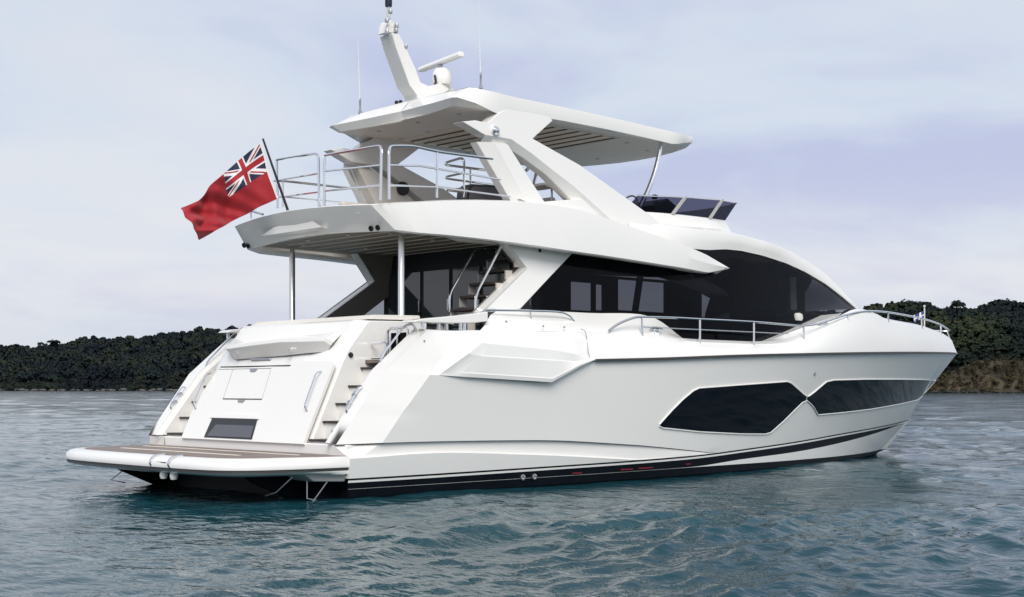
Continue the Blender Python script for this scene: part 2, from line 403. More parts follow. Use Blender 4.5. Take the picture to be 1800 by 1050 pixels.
def shore(name, label, D, depth, prof, th, rise, bank):
    """hillside whose ridge follows the profile (pixel column, pixel row of tree tops)"""
    xs = [p[0] for p in prof]; ys = [p[1] for p in prof]
    def ridge(l): return px_h(np.interp(l/(D+depth)*2454+900, xs, ys), D+depth)-th
    l0, l1 = px_l(xs[0], D+depth), px_l(xs[-1], D+depth)
    nl, nd = 150, 22
    rows = []
    for j in range(nd):
        t = j/(nd-1)*1.5
        row = []
        for i in range(nl):
            l = lerp(l0, l1, i/(nl-1)); h = max(0.5, ridge(l))
            if t <= 1: z = h*(t**rise) + (bank(l*(D+depth*t)/(D+depth))*min(1, t/0.05)*(1-t) if bank else 0)
            else: z = h*(1-((t-1)/0.5)**2*0.9)
            l2 = l*(D+depth*t)/(D+depth)
            x, y = at(D+depth*t, l2); nz_ = noise.noise(Vector((x*0.03, y*0.03, 0)))*2.2*min(1, t*8)
            row.append((x, y, z+nz_-0.4 if j else -1.5))
        rows.append(row)
    o = MB().grid(rows).build(name, [GROUND], angle=60); tag(o, label, kind='structure')
    return ridge, l0, l1
left_prof = [(-700, 640), (-400, 625), (-150, 612), (0, 609), (30, 603), (60, 607), (95, 602), (120, 600), (155, 590), (200, 591), (240, 590), (280, 585), (300, 581), (350, 577), (410, 574), (440, 571), (600, 565), (800, 575), (1050, 610), (1300, 660), (1400, 684)]
rl, la, lb = shore('far_hills', 'low wooded hill across the water behind the stern', 1300, 240, left_prof, 9, 0.62, None)
rng = np.random.default_rng(11)
spots = []
for j in range(26):
    t = (j+0.3)/25
    d = 1300+240*t+3
    for i in range(150):
        l = lerp(px_l(-60, d), px_l(640, d), (i+rng.uniform(-.5, .5))/150)
        dd = d+rng.uniform(-4, 4); tt = min(1, max(0, (dd-1300)/240)); h = rl(l*1540/dd)*tt**0.62
        r = (rng.uniform(5.0, 7.5) if rng.random() < 0.12 else rng.uniform(2.4, 5.0))*(0.65 if tt < 0.06 else 1)
        if rng.random() < 0.10: continue
        x, y = at(dd, l); spots.append((x, y, max(1.0, h)+r*0.7+rng.uniform(-1, 1.3), r, rng.uniform(0.7, 1.0)))
for k in range(700):
    d = 1297+rng.uniform(0, 9); l = px_l(rng.uniform(-60, 640), d); r = rng.uniform(1.0, 3.0); x, y = at(d, l); spots.append((x, y, 0.4+(d-1297)*.55+rng.uniform(0, 1), r, .8))
o = quads_obj('far_woodland', crowns(spots, rng, 7, 16, 0.25), LEAF_FAR)
tag(o, 'dark mixed woodland covering the far hill behind the stern', kind='stuff')
# pale boulders and scraps of beach under the far wood
bm_ = MB(); rr = random.Random(3)
def rock(mb, x, y, z, s_, rr, mi=0):
    P = []; 
    for k in range(14):
        a = math.acos(1-2*(k+.5)/14); b = k*2.4
        q = s_*rr.uniform(.7, 1.15); P.append((x+q*1.5*math.sin(a)*math.cos(b), y+q*1.5*math.sin(a)*math.sin(b), z+q*0.6*math.cos(a)))
    bm = bmesh.new(); vs = [bm.verts.new(p) for p in P]; bmesh.ops.convex_hull(bm, input=vs)
    bm.verts.index_update(); ix = {}; V = []; F = []
    for f in bm.faces: F.append(tuple(v.index for v in f.verts))
    mb.add([tuple(v.co) for v in bm.verts], F, mi); bm.free()
for k in range(90):
    l = px_l(rr.uniform(-40, 440), 1297); x, y = at(1296+rr.uniform(-3, 3), l); rock(bm_, x, y, rr.uniform(0.1, .9), rr.uniform(0.6, 2.6), rr)
ROCK = noisy(mat('pale_shore_rock', (0.11, 0.10, 0.09), 0.9), 0.4, 0.35)
o = bm_.build('shore_rocks', ROCK, angle=20); tag(o, 'pale rocks along the water under the far wood', kind='stuff')

right_prof = [(1120, 610), (1300, 560), (1450, 545), (1508, 541), (1543, 537), (1564, 536), (1600, 533), (1627, 534), (1650, 538), (1674, 541), (1700, 540), (1720, 536), (1747, 531), (1783, 529), (1830, 528), (2000, 522), (2300, 515), (2700, 540)]
def bank(l): return 3.5+11*min(1, max(0, (l/580*2454+900-1600)/120))
rr_, ra, rb = shore('near_hills', 'wooded hill rising beyond the bow with a clay bank at its foot', 575, 120, right_prof, 8, 0.8, bank)
spots = []
for j in range(24):
    t = (j+0.5)/23
    for i in range(64):
        d = 575+120*t+rng.uniform(-2, 2)+4
        l = lerp(px_l(1400, d), px_l(1900, d), (i+rng.uniform(-.5, .5))/64)
        tt = min(1, max(0, (d-575)/120)); h = max(.5, rr_(l*695/d))*tt**0.8+bank(l)*min(1, tt/0.05)*(1-tt)
        col_px = l/d*2454+900
        if tt < 0.03 and col_px > 1610: continue
        r = (rng.uniform(4.2, 6.0) if rng.random() < 0.15 else rng.uniform(1.8, 4.0))*(0.6 if tt < 0.22 else 1.0)
        x, y = at(d, l); spots.append((x, y, h+r*0.7+rng.uniform(-.6, 2.2), r, rng.uniform(0.75, 1.1)))
for k in range(520):
    d = 577.5+rng.uniform(0, 14); l = px_l(rng.uniform(1480, 1900), d); tt = (d-575)/120; r = rng.uniform(0.9, 2.2); x, y = at(d, l)
    spots.append((x, y, max(.5, rr_(l*695/d))*tt**0.8+bank(l)*min(1, tt/0.05)*(1-tt)+r*.5, r, .85))
o = quads_obj('shore_woodland', crowns(spots, rng, 10, 30, 0.19), LEAF)
tag(o, 'dense evergreen woodland covering the hill beyond the bow', kind='stuff')
# bare clay bank with scrub and boulders at its foot
rows = []
for j in range(26):
    t = j/25; row = []
    for i in range(130):
        px = lerp(1585, 2050, i/129); d = 566+10*t**0.8; l = px_l(px, d)
        x, y = at(d, l); hgt = bank(l)*0.98
        n_ = noise.noise(Vector((x*0.12, y*0.12, t*4)))*2.0 + noise.noise(Vector((x*0.4, y*0.4, t*11)))*0.8
        xx, yy = at(d-n_*min(1, 3*t)+(8 if t == 1 else 0), l); row.append((xx, yy, -0.6+hgt*t))
    rows.append(row)
o = MB().grid(rows).build('clay_bank', BANKM, angle=40); tag(o, 'brown clay bank falling to the water beyond the bow', kind='structure')
SCRUB = leafmat('dry_scrub', [(0.012, 0.014, 0.009), (0.030, 0.030, 0.015), (0.055, 0.045, 0.022), (0.025, 0.030, 0.014)])
spots = []
for k in range(420):
    px = rng.uniform(1590, 1880); t = rng.uniform(0.08, 1.0); d = 564.5+10*t**0.8; l = px_l(px, d); x, y = at(d, l)
    spots.append((x, y, bank(l)*t-.3, rng.uniform(0.35, 1.3), 0.8))
o = quads_obj('bank_scrub', crowns(spots, rng, 5, 16, 0.30), SCRUB); tag(o, 'low dry scrub growing on the clay bank', kind='stuff')
bm_ = MB()
for k in range(70):
    l = px_l(rr.uniform(1590, 1860), 562); x, y = at(562+rr.uniform(-1.5, 2), l); rock(bm_, x, y, rr.uniform(0, .4), rr.uniform(0.3, 1.1), rr)
o = bm_.build('bank_boulders', noisy(mat('dark_wet_rock', (0.02, 0.019, 0.017), 0.7), 1, 0.4), angle=20); tag(o, 'dark wet boulders at the foot of the clay bank', kind='stuff')
def tree(name, label, x, y, z, h, r, hr, m, lean=0.0, flat=False, seed=1, group=None):
    g = np.random.default_rng(seed)
    root = bpy.data.objects.new(name, None); COL.objects.link(root); root.location = (x, y, z); OFFS[root.name] = Vector((x, y, z))
    tag(root, label, 'tree', group)
    t = MB(); top = Vector((x+VR.x*lean, y+VR.y*lean, z+h-r*hr*0.6)); b = Vector((x, y, z-0.8)); w = h*0.045
    t.tube([b, b.lerp(top, .4)+Vector((0.2, 0, 0)), b.lerp(top, .75), top], [w, w*.75, w*.5, w*.25], 7)
    sp = [(top.x, top.y, top.z, r, hr)]
    for k in range(6):
        a = k*1.05+g.uniform(-.3, .3); q = top+Vector((math.cos(a)*r*.7, math.sin(a)*r*.7, r*hr*g.uniform(-.3, .35)))
        t.tube([b.lerp(top, g.uniform(.45, .8)), q], [w*.35, w*.12], 5); sp.append((q.x, q.y, q.z, r*g.uniform(.4, .6), hr))
    t.build('trunk', BARK, root); quads_obj('crown', crowns(sp, g, 9, 34, 0.13), m, root)
def tree_px(name, label, px, py_top, D, h, r, hr, m, **k):
    x, y = at(D, px_l(px, D)); tree(name, label, x, y, px_h(py_top, D)-h, h, r, hr, m, **k)
tree_px('pine_tree', 'flat topped pine leaning clear of the far skyline behind the stern', 100, 600, 1535, 11, 6.5, 0.32, LEAF_FAR, lean=-3.5, seed=4)
tree_px('broadleaf_tree', 'small round tree on the far skyline left of the leaning pine', 72, 603, 1538, 10, 3.6, 0.7, LEAF_FAR, seed=5)
tree_px('broadleaf_tree', 'round dark tree standing highest above the bow rail on the near skyline', 1685, 531, 690, 11, 3.4, 0.8, LEAF, seed=6)
tree_px('broadleaf_tree', 'low domed tree on the near skyline above the foredeck', 1590, 532, 692, 10, 5.4, 0.5, LEAF, seed=7)
tree_px('broadleaf_tree', 'twin topped tree on the near skyline between the domed tree and the tall round one', 1628, 533, 690, 10, 3.2, 0.7, LEAF, seed=8)
tree_px('broadleaf_tree', 'broad spreading tree on the near skyline at the right edge of the picture', 1766, 530, 693, 11, 5.0, 0.6, LEAF, seed=9)

# ------------------------------------------------------------------ the yacht (X forward, Y to port, Z up; metres)
yacht = bpy.data.objects.new('motor_yacht', None); COL.objects.link(yacht); yacht.location = (9.5, 0, 0); OFFS['motor_yacht'] = Vector((9.5, 0, 0))
tag(yacht, 'large white three deck motor yacht lying at anchor with black tinted windows', 'motor yacht')
NC = 76
def knee(a, b, n): return [lerp(a, b, i/(n-1)) for i in range(n)]
# --- hull: rows run from stern to stem, from the keel up to the rubbing strake
def l0x(z): return 0.80*max(0, z-0.742)/1.028 if z < 1.77 else 0.80+(z-1.77)*1.25     # raked after edge of the stern quarters
af_z = pl([-1, 7.5, 11.5, 14, 18.2], [0.12, 0.13, 0.11, 0.09, 0.06])
bd_z = pl([-1, 7.6, 9.3, 11.5, 15.3, 19.05], [0.12, 0.135, 0.21, 0.275, 0.465, 0.70])
kn_z = pl([-1, 0.1, 1.5, 3.5, 5.7, 6.6, 30], [0.57, 0.57, 0.60, 0.515, 0.37, 0.30, 0.30])      # top of the low side strake
cr_z = pl([-1, 0, 0.8, 3.6, 5.8, 8.0, 9.0, 40], [0.742, 0.742, 0.755, 0.72, 0.595, 0.40, 0.30, 0.30])  # crease over it
def top_path(x):    # lower lip of the upper topsides: dips under the moulded pod aft, then the rubbing strake
    T = [(0.8, 1.77), (1.55, 1.715), (2.1, 1.69), (3.75, 1.61), (3.95, 1.635), (4.5, 1.87), (4.85, 1.975)]
    if x >= 4.85: return rub_z(x)
    if x <= 0.8: return 1.77
    for (a, b), (c, d) in zip(T, T[1:]):
        if x <= c: return lerp(b, d, (x-a)/(c-a))
def chamf(x, z, y):   # stern quarters turn in towards the raked after edge
    a = l0x(z); w = 0.66
    return y if x > a+w else lerp(2.645+0.06*max(0, z-0.74), min(y, 2.87), max(0, (x-a)/w))
def hull_row(zf, yf, x0, x1):
    return [(x, -yf(x, zf(x)), zf(x)) for x in [lerp(x0, x1, i/(NC-1)) for i in range(NC)]]
def low_y(x, z):
    a, b = wl_y(x) if x < 17.92 else 0.0, str_y(x) if x < 19.25 else 0.0
    t = max(0, min(1, z/max(0.05, str_z(x)))); return lerp(a, b, t)
mb = MB(); rows = []; mis = []
ws_z = lambda x: str_z(x)-0.028
wl2_z = lambda x: str_z(x)-0.060
bdz = lambda x: min(bd_z(x), wl2_z(x)-0.004)
afz = lambda x: min(af_z(x), bdz(x)-0.003)
rows.append([(lerp(0.25, 16.5, i/(NC-1)), 0, lerp(-0.9, -0.6, i/(NC-1))) for i in range(NC)]); mis.append(1)
rows.append(hull_row(lambda x: -0.4, lambda x, z: plan(x, 2.5, 3, 17.0, 2.6), 0.2, 17.0)); mis.append(1)
rows.append(hull_row(lambda x: 0.0, low_y, 0.15, 17.92)); mis.append(1)
rows.append(hull_row(afz, low_y, 0.12, 18.16)); mis.append(0)
rows.append(hull_row(bdz, low_y, 0.12, 19.12)); mis.append(1)
rows.append(hull_row(wl2_z, low_y, 0.1, 19.17)); mis.append(0)
rows.append(hull_row(ws_z, low_y, 0.1, 19.2)); mis.append(2)
rows.append(hull_row(str_z, lambda x, z: str_y(x), 0.1, 19.25)); mis.append(0)
fadeo = lambda x: max(0.0, min(1.0, (7.2-x)/3.0))
kz = lambda x: max(kn_z(x), str_z(x)+0.004) if x < 19 else stem_z(19.25)
rows.append(hull_row(lambda x: max(kn_z(x)-0.02, str_z(x)+0.002), lambda x, z: side_y(x, z)+0.02*fadeo(x), 0.1, 19.255)); mis.append(0)
rows.append(hull_row(lambda x: max(kn_z(x), str_z(x)+0.004), lambda x, z: side_y(x, z)-0.045*fadeo(x), 0.1, 19.258)); mis.append(0)
fadec = lambda x: max(0.0, min(1.0, (8.6-x)/3.5))
rows.append(hull_row(lambda x: max(cr_z(x)-0.012, kn_z(x)+0.003, str_z(x)+0.006), lambda x, z: chamf(x, 0.742, side_y(x, z))-0.055*fadec(x), 0.02, 19.26)); mis.append(2)
rows.append(hull_row(lambda x: max(cr_z(x)-0.001, kn_z(x)+0.004, str_z(x)+0.008), lambda x, z: chamf(x, 0.742, side_y(x, z))-0.01*fadec(x), 0.0, 19.262)); mis.append(0)
crz2 = lambda x: max(cr_z(x), kn_z(x)+0.005, str_z(x)+0.01)
rows.append(hull_row(crz2, lambda x, z: chamf(x, 0.742, side_y(x, z)), 0.0, 19.264)); mis.append(0)
MV = 14
for j in range(1, MV+1):
    v = j/MV; r_ = []
    for i in range(NC):
        s_ = i/(NC-1)
        # columns lean with the raked stern edge and with the stem
        zt = lerp(0.742, 1.77, v); x0 = l0x(zt)
        zs_ = lerp(0.755, 2.43, v); x1 = {0: 19.264}.get(v, None)
        zb = zs_; x1 = 19.264
        for k in range(40):          # stem position at this height
            if stem_z(x1) < zb: x1 += 0.06
        x1 = min(x1, 21.58)
        if j == MV: x1 = 21.58
        # two leading columns hold the quarter facet
        if i == 0: x = x0
        elif i == 1: x = x0+0.66
        else: x = lerp(x0+0.66, x1, (i-1)/(NC-2))
        za = crz2(x) if x < 19.25 else stem_z(x); z = lerp(za, top_path(x), v) if i > 1 else zt if i == 0 else lerp(crz2(x), top_path(x), v)
        y = side_y(x, z)
        if i <= 1: y = chamf(x, z, y)
        if i == NC-1: y = 0.0; z = stem_z(x1)
        # the topsides hollow a little under the pod
        r_.append((x, -y, z))
    rows.append(r_); mis.append(0)
# first crease row must share the facet columns
def facet_cols(row, zf, yf, x1):
    out = []
    for i in range(NC):
        x = 0.0 if i == 0 else 0.66 if i == 1 else lerp(0.66, x1, (i-1)/(NC-2)); z = zf(x); out.append((x, -yf(x, z), z))
    return out
rows[12] = facet_cols(rows[12], crz2, lambda x, z: chamf(x, 0.742, side_y(x, z)), 19.264)
rows[11] = facet_cols(rows[11], lambda x: crz2(x)-0.004, lambda x, z: chamf(x, 0.742, side_y(x, z))-0.01*fadec(x), 19.262)
rows[10] = facet_cols(rows[10], lambda x: max(crz2(x)-0.014, kn_z(x)+0.003, str_z(x)+0.006), lambda x, z: chamf(x, 0.742, side_y(x, z))-0.055*fadec(x), 19.26)
mb.grid(rows, mis[1:] if False else mis[:-1]).mirror()
# transom plate under the platform
tr = [r[0] for r in rows[:8]]; n_ = len(tr)
mb.add([(0.24, p[1], p[2]) for p in tr]+[(0.24, -p[1], p[2]) for p in tr], [(i, i+1, n_+i+1, n_+i) for i in range(n_-1)], 1)
ec = [rows[k][0] for k in range(7, 13)]
for q in (1, -1): mb.add([(p[0], q*p[1], p[2]) for p in ec]+[(0.1, -q*2.3, .742), (0.1, -q*2.3, .27)], [tuple(range(len(ec)+2))])
hull = mb.build('hull', [GEL, BLACK, STRIPE], yacht, merge=0.0008, angle=11)

# --- upper topsides: pod, bulwark, side coaming
mb = MB()
def bulge(x): return 0.10*max(0, min(1, (x-1.65)/0.9))*max(0.0, min(1, (5.2-x)/1.1))+0.025*max(0, min(1, (x-4)/1))
ctrl = {
 'U': [(.80,1.77),(1.48,1.72),(1.62,1.713),(2.15,1.688),(3.85,1.615),(4.5,1.87),(4.85,1.975)],
 'A': [(.80,1.77),(1.48,1.722),(1.62,1.715),(2.15,1.69),(3.85,1.62),(4.5,1.875),(4.85,1.98)],
 'C': [(.83,1.795),(1.52,1.75),(1.68,1.755),(2.17,1.745),(3.86,1.675),(4.48,1.90),(4.85,1.992)],
 'C2': [(.84,1.80),(1.54,1.76),(1.70,1.765),(2.19,1.76),(3.88,1.69),(4.47,1.905),(4.85,1.995)],
 'D': [(1.07,1.985),(1.75,1.98),(2.1,2.02),(2.50,2.0),(4.02,1.955),(4.42,1.94),(4.85,2.0)],
 'D2': [(1.09,2.0),(1.77,2.0),(2.12,2.035),(2.51,2.015),(4.0,1.97),(4.42,1.955),(4.85,2.003)],
 'E': [(1.27,2.15),(1.95,2.14),(2.42,2.20),(2.57,2.195),(4.0,2.12),(4.4,2.07),(4.85,2.01)],
 'F': [(1.44,2.28),(2.1,2.3),(2.6,2.32),(2.75,2.32),(4.0,2.32),(4.4,2.32),(4.85,2.32)],
 'G': [(1.57,2.385),(2.1,2.39),(2.6,2.40),(2.75,2.40),(4.0,2.42),(4.4,2.43),(4.85,2.43)]}
def yq(k, i, x, z):
    s_ = side_y(max(x, 1.5), min(z, 2.05))
    base = {'U': s_, 'A': s_+bulge(x), 'C': s_+bulge(x)+.004, 'C2': s_+bulge(x)-.004*(2 < x < 4.6), 'D': s_+bulge(x)-.045*(2.3 < x < 4.45), 'D2': s_+bulge(x)-.058*(2.3 < x < 4.45), 'E': s_+0.01, 'F': 2.835, 'G': 2.74}[k]
    if k in 'AC' and i == 2: base = s_
    if i == 0: return 2.645+0.06*(z-.74)
    if i == 1: return min(base, 2.86)-(0.02 if k in 'FG' else 0)
    return base
rows = []
for k in ('U', 'A', 'C', 'C2', 'D', 'D2', 'E', 'F', 'G'):
    P = [(x, -yq(k, i, x, z), z) for i, (x, z) in enumerate(ctrl[k])]; r_ = []
    for a, b in zip(P, P[1:]):
        for t in range(8): r_.append(tuple(lerp(p, q, t/8) for p, q in zip(a, b)))
    rows.append(r_+[P[-1]])
# forward part of the same mouldings
xt = pl([4.85, 5.9, 6.8, 7.35, 8.2, 9.4, 10.3, 11.1, 12.0, 12.95, 13.4, 13.8, 14.3, 15.0, 16.0, 17.3, 19.1, 20.8, 21.34], [2.43, 2.43, 2.41, 2.34, 2.325, 2.325, 2.36, 2.47, 2.71, 2.95, 3.07, 3.12, 3.10, 2.99, 2.955, 2.94, 2.88, 2.80, 2.75])
frows = []
for k, v in (('U', 0.0), ('A', 0.0), ('C', 0.012), ('C2', 0.016), ('D', .02), ('D2', .025), ('E', 0.04), ('m1', .25), ('m2', .5), ('F', .75), ('G', 1.0)):
    r_ = []
    for i in range(61):
        s_ = i/60; xa = lerp(4.85, 21.58, s_); xb = lerp(4.85, 21.345, s_)
        A_ = Vector((xa, rub_y(xa)+(0.0 if k == 'U' else 0.03)*(1 if i < 60 else 0), rub_z(xa))); B_ = Vector((xb, top_y(xb), xt(xb)))
        p = A_.lerp(B_, v); p.y += 0.10*v*(1-v)*(1-s_**6)*(0.5+min(1.0, s_*6))
        r_.append((p.x, -max(0, p.y) if i < 60 else 0, p.z))
    frows.append(r_)
mb.grid(rows)
mb.grid(frows)
# top cap of the bulwark and its inner face (forward), the inner ramps
cap = []
for off, dz in ((0, 0), (0.02, 0.02), (0.15, 0.075), (0.19, 0.06), (0.20, -0.5)):
    r_ = []
    for i in range(61):
        s_ = i/60; x = lerp(4.85, 21.345, s_); xx = x-off*1.2*s_**5; y = max(0.0, top_y(x)-off) if i < 60 else 0
        dz2 = dz*max(0, min(1, (x-5.5)/1.5)); r_.append((xx, -y, xt(x)+dz2))
    cap.append(r_)
mb.grid(cap)
# coaming between bulwark and deckhouse, ending in the forward ramp
cr0 = [(2.6,-2.74,2.40),(3.4,-2.74,2.41),(4.4,-2.74,2.43),(5.5,-2.74,2.43),(6.6,-2.74,2.415),(7.5,-2.735,2.33)]
cr1 = [(2.75,-2.66,2.47),(3.4,-2.66,2.50),(4.4,-2.66,2.51),(5.5,-2.66,2.51),(6.6,-2.66,2.49),(7.55,-2.66,2.38)]
cr2 = [(3.05,-2.48,2.66),(3.5,-2.5,2.64),(4.4,-2.5,2.63),(5.5,-2.5,2.63),(6.7,-2.5,2.62),(7.65,-2.5,2.40)]
cr3 = [(3.35,-2.30,2.745),(3.7,-2.28,2.77),(4.4,-2.27,2.785),(5.5,-2.27,2.79),(6.95,-2.30,2.79),(7.8,-2.38,2.41)]
cr4 = [(3.4,-2.05,2.75),(3.7,-2.05,2.77),(4.4,-2.05,2.785),(5.5,-2.05,2.79),(6.95,-2.05,2.78),(7.85,-2.05,2.40)]
mb.grid([smooth(c, 6) for c in (cr0, cr1, cr2, cr3, cr4)])
# raised inner coaming that carries the foredeck forward of the side gate
fr1 = smooth([(10.138, -2.36, 2.402), (10.863, -2.36, 2.573), (11.616, -2.36, 2.761), (12.2, -2.36, 2.905), (12.801, -2.36, 3.052)], 8)
fr0 = [(x, -(top_y(x)-.15), xt(x)+.075*max(0, min(1, (x-5.5)/1.5))) for x, y, z in fr1]
mb.grid([[(x, y-.16, z-.09) for x, y, z in fr0], fr0, [tuple(Vector(a).lerp(Vector(b), .5)+Vector((0, 0, .004))) for a, b in zip(fr0, fr1)], fr1, [(x, y+.5, z-.02) for x, y, z in fr1]])
mb.mirror()
bulwark = mb.build('upper_topsides', [GEL], yacht, merge=0.002, angle=14)
# main deck and foredeck sheet
mb = MB(); de = [(1.9, -2.6, 1.93)]+[(x, -(top_y(x)-0.2), 1.97+0.028*max(0, x-6)) for x in [3, 5, 7, 9, 11, 13, 15, 17, 19, 20.5]]
mb.grid([de, flip(de)]); mb.build('main_deck', [GEL2], yacht)
mb = MB(); fd = [(x, -max(0.02, (top_y(x)-0.19)), xt(x)-0.03) for x in [13.6, 14.0, 14.6, 15.4, 16.5, 18, 19.5, 20.6, 21.1]]
fm = [(x, 0, z+0.10) for x, y, z in fd]; mb.grid([fd, fm, flip(fd)]); mb.build('foredeck', [GEL2], yacht)
mb = MB().slab([(16.504, -1.2, 2.976), (17.008, -1.2, 2.966), (17.748, -1.2, 2.962), (17.773, -1.2, 3.003), (17.326, -1.2, 3.009), (16.599, -1.2, 3.018)], (0, 2.4, 0)); mb.build('foredeck_sunpad', [SEAT], yacht, bevel=0.02)

# --- rubbing strake
for sgn in (1, -1):
    P = [(x, -sgn*(rub_y(x)+0.035*(1-max(0, (x-20)/1.6))), rub_z(x)+0.004) for x in [lerp(4.87, 21.585, i/70) for i in range(71)]]
    MB().grid([[(x, y, z-0.026) for x, y, z in P], [(x, y-sgn*0.018, z-0.022) for x, y, z in P], [(x, y-sgn*0.018, z+0.016) for x, y, z in P], [(x, y+sgn*.01, z+0.022) for x, y, z in P]]).build('rubbing_strake', [RUBBER], yacht)
# --- hull windows: panes follow the topsides
def patch(name, m, top, bot, fn, sgn, parent, off=0.012, n=40, nv=8, rim=None, x_end=None):
    xs0, xs1 = max(top[0][0], bot[0][0]), min(top[-1][0], bot[-1][0])
    tx, tz = [p[0] for p in top], [p[2] for p in top]; bx_, bz = [p[0] for p in bot], [p[2] for p in bot]
    xs = sorted(set([lerp(xs0, xs1, i/n) for i in range(n+1)]+[x for x in tx+bx_ if xs0 < x < xs1]))
    rows = []
    for k in range(nv+1):
        r_ = []
        for x in xs:
            z = lerp(np.interp(x, bx_, bz), np.interp(x, tx, tz), k/nv); r_.append((x, -sgn*(fn(x, z)+off), z))
        rows.append(r_)
    o = MB().grid(rows).build(name, [m], parent, merge=0.0005, angle=60)
    if rim:
        for e_ in (rows[0], rows[-1]):
            ed = [e_[0]]
            for p in e_[1:]:
                if (Vector(p)-Vector(ed[-1])).length > 0.015: ed.append(p)
            MB().tube(ed, rim, 6).build('window_rim', [GEL], o)
    return o
w1t = [(6.624, -2.812, 0.904), (6.693, -2.817, 0.961), (6.93, -2.831, 1.143), (7.214, -2.846, 1.338), (7.478, -2.857, 1.485), (7.633, -2.857, 1.53), (8.867, -2.8, 1.587), (10.481, -2.675, 1.656), (10.644, -2.649, 1.624), (11.239, -2.518, 1.41), (11.392, -2.483, 1.365)]
w1b = [(6.627, -2.81, 0.884), (6.725, -2.802, 0.848), (7.82, -2.73, 0.756), (9.12, -2.605, 0.689), (10.055, -2.488, 0.662), (10.241, -2.468, 0.688), (10.648, -2.462, 0.892), (11.084, -2.468, 1.15), (11.269, -2.47, 1.254), (11.433, -2.455, 1.286)]
w2t = [(11.392, -2.483, 1.365), (11.492, -2.473, 1.381), (11.651, -2.469, 1.448), (11.904, -2.468, 1.571), (12.081, -2.467, 1.657), (12.395, -2.429, 1.692), (13.962, -2.147, 1.718), (16.165, -1.612, 1.731), (18.239, -0.955, 1.738), (20.566, 0, 1.717)]
w2b = [(11.433, -2.455, 1.286), (11.564, -2.423, 1.246), (11.752, -2.373, 1.177), (12.093, -2.258, 0.997), (13.307, -2.024, 1.025), (14.977, -1.638, 1.076), (16.62, -1.187, 1.145), (18.889, -0.432, 1.245)]
w2b2 = [(19.697, 0, 1.203), (20.128, 0, 1.458), (20.538, 0, 1.702)]
w2b += [(20.0, -0.05, stem_z(20.0)+0.02), (20.5, -0.04, stem_z(20.5)+0.02)]
w2t = [p for p in w2t if p[0] < 20.5]+[(20.5, 0, w2t[-1][2])]
for sgn in (1, -1):
    patch('hull_window', DKGLASS, w1t, w1b, side_y, sgn, hull, rim=0.012)
    patch('hull_window', DKGLASS, w2t, w2b, side_y, sgn, hull, rim=0.012)
# through hull outlets and the small lettering on the antifouling
for (px_, py_) in ((0, 0), (0.25, 0)):
    MB().lathe((3.45+px_, -2.775, 0.14), [(0, -.03), (0.05, -.03), (0.05, .02), (0.035, .025), (0.03, 0.0), (0, 0)], 12, axis=(0, -1, 0)).build('exhaust_outlet', [CHROMED], hull)
for x, w_ in ((4.55, 0.28), (5.72, 0.38), (6.18, 0.46), (7.5, 0.16)):
    z_ = str_z(x)-0.14; y_ = -(low_y(x, z_)+0.012)
    MB().box((x, y_-0.003, z_-.011), (x+w_*.8, y_, z_+.011)).build('hull_marking', [REDL], hull)
MB().lathe((11.5, -side_y(11.5, 1.82)-0.004, 1.82), [(0, 0), (.035, 0), (.035, .012), (0, .014)], 10, axis=(0, -1, 0)).build('skin_fitting', [CHROMED], hull)

# --- stern: quarter wings, base, garage block, stairs
for sgn in (1, -1):
    o_ = [(l0x(z), -(2.645+0.06*max(0, z-.74)), z) for z in (0.742, 1.1, 1.45, 1.77, 2.0, 2.2, 2.385)]
    i_ = [(x+0.005*k, -2.40, z+0.012) for k, (x, y, z) in enumerate(o_)]
    w_ = [(x+0.10, -2.36, z+0.0) for x, y, z in i_]
    back = [(2.9, -2.36, z) for x, y, z in o_]
    mb = MB().grid([o_, [(x-.006, y, z+.008) for x, y, z in i_], i_, w_, back])
    mb.add([o_[0], i_[0], w_[0], back[0], (2.9, -2.7, .742), (.66, -2.84, .75)], [(0, 1, 2, 3, 4, 5)])
    mb.add([o_[-1], i_[-1], w_[-1], (3.2, -2.36, 2.385), (3.2, -2.72, 2.40), (2.1, -2.74, 2.39)], [(0, 1, 2, 3, 4, 5)])
    if sgn < 0: mb.v = flip(mb.v); mb.f = [tuple(reversed(f)) for f in mb.f]
    mb.build('quarter_wing', [GEL], yacht, merge=0.001, angle=4)
mb = MB().box((0.13, -2.70, 0.30), (1.6, 2.70, 0.738)); base = mb.build('transom_base', [GEL], yacht, bevel=0.025)
# garage block
A0, A1, A2 = (0.13, 0.70), (0.69, 1.91), (1.10, 2.53)
mb = MB()
prof = [(0.16, 0.742), (0.71, 1.90), (0.83, 2.10), (1.10, 2.53), (1.16, 2.56), (2.25, 2.58)]
ys_ = [(-1.74, 0.06), (-1.55, 0.0), (-0.8, -.03), (0, -.04), (0.8, -.03), (1.55, 0.0), (1.74, 0.06)]
mb.grid([[(x+dx+(0.10 if abs(y) > 1.7 and k > 2 else 0), y*(1-0.02*(k > 2)), z-(0.02 if abs(y) > 1.7 and k > 2 else 0)) for k, (x, z) in enumerate(prof)] for y, dx in ys_])
for sgn in (-1, 1):
    sp = [(x+0.06+(0.10 if k > 2 else 0), sgn*1.74*(1-0.02*(k > 2)), z-(0.02 if k > 2 else 0)) for k, (x, z) in enumerate(prof)]
    mb.add(sp+[(2.25, sgn*1.72, .742)], [tuple(range(len(sp)+1))])
block = mb.build('garage_block', [GEL], yacht, merge=0.001, angle=18, bevel=0.012)
sl = Vector((A1[0]-A0[0], 0, A1[1]-A0[1])).normalized(); nr = Vector((-sl.z, 0, sl.x))
def onface(y, s_, o=0.0):     # point on the raked garage door: s_ runs up the slope
    p = Vector((A0[0], y, A0[1]))+sl*s_+nr*o; return tuple(p)
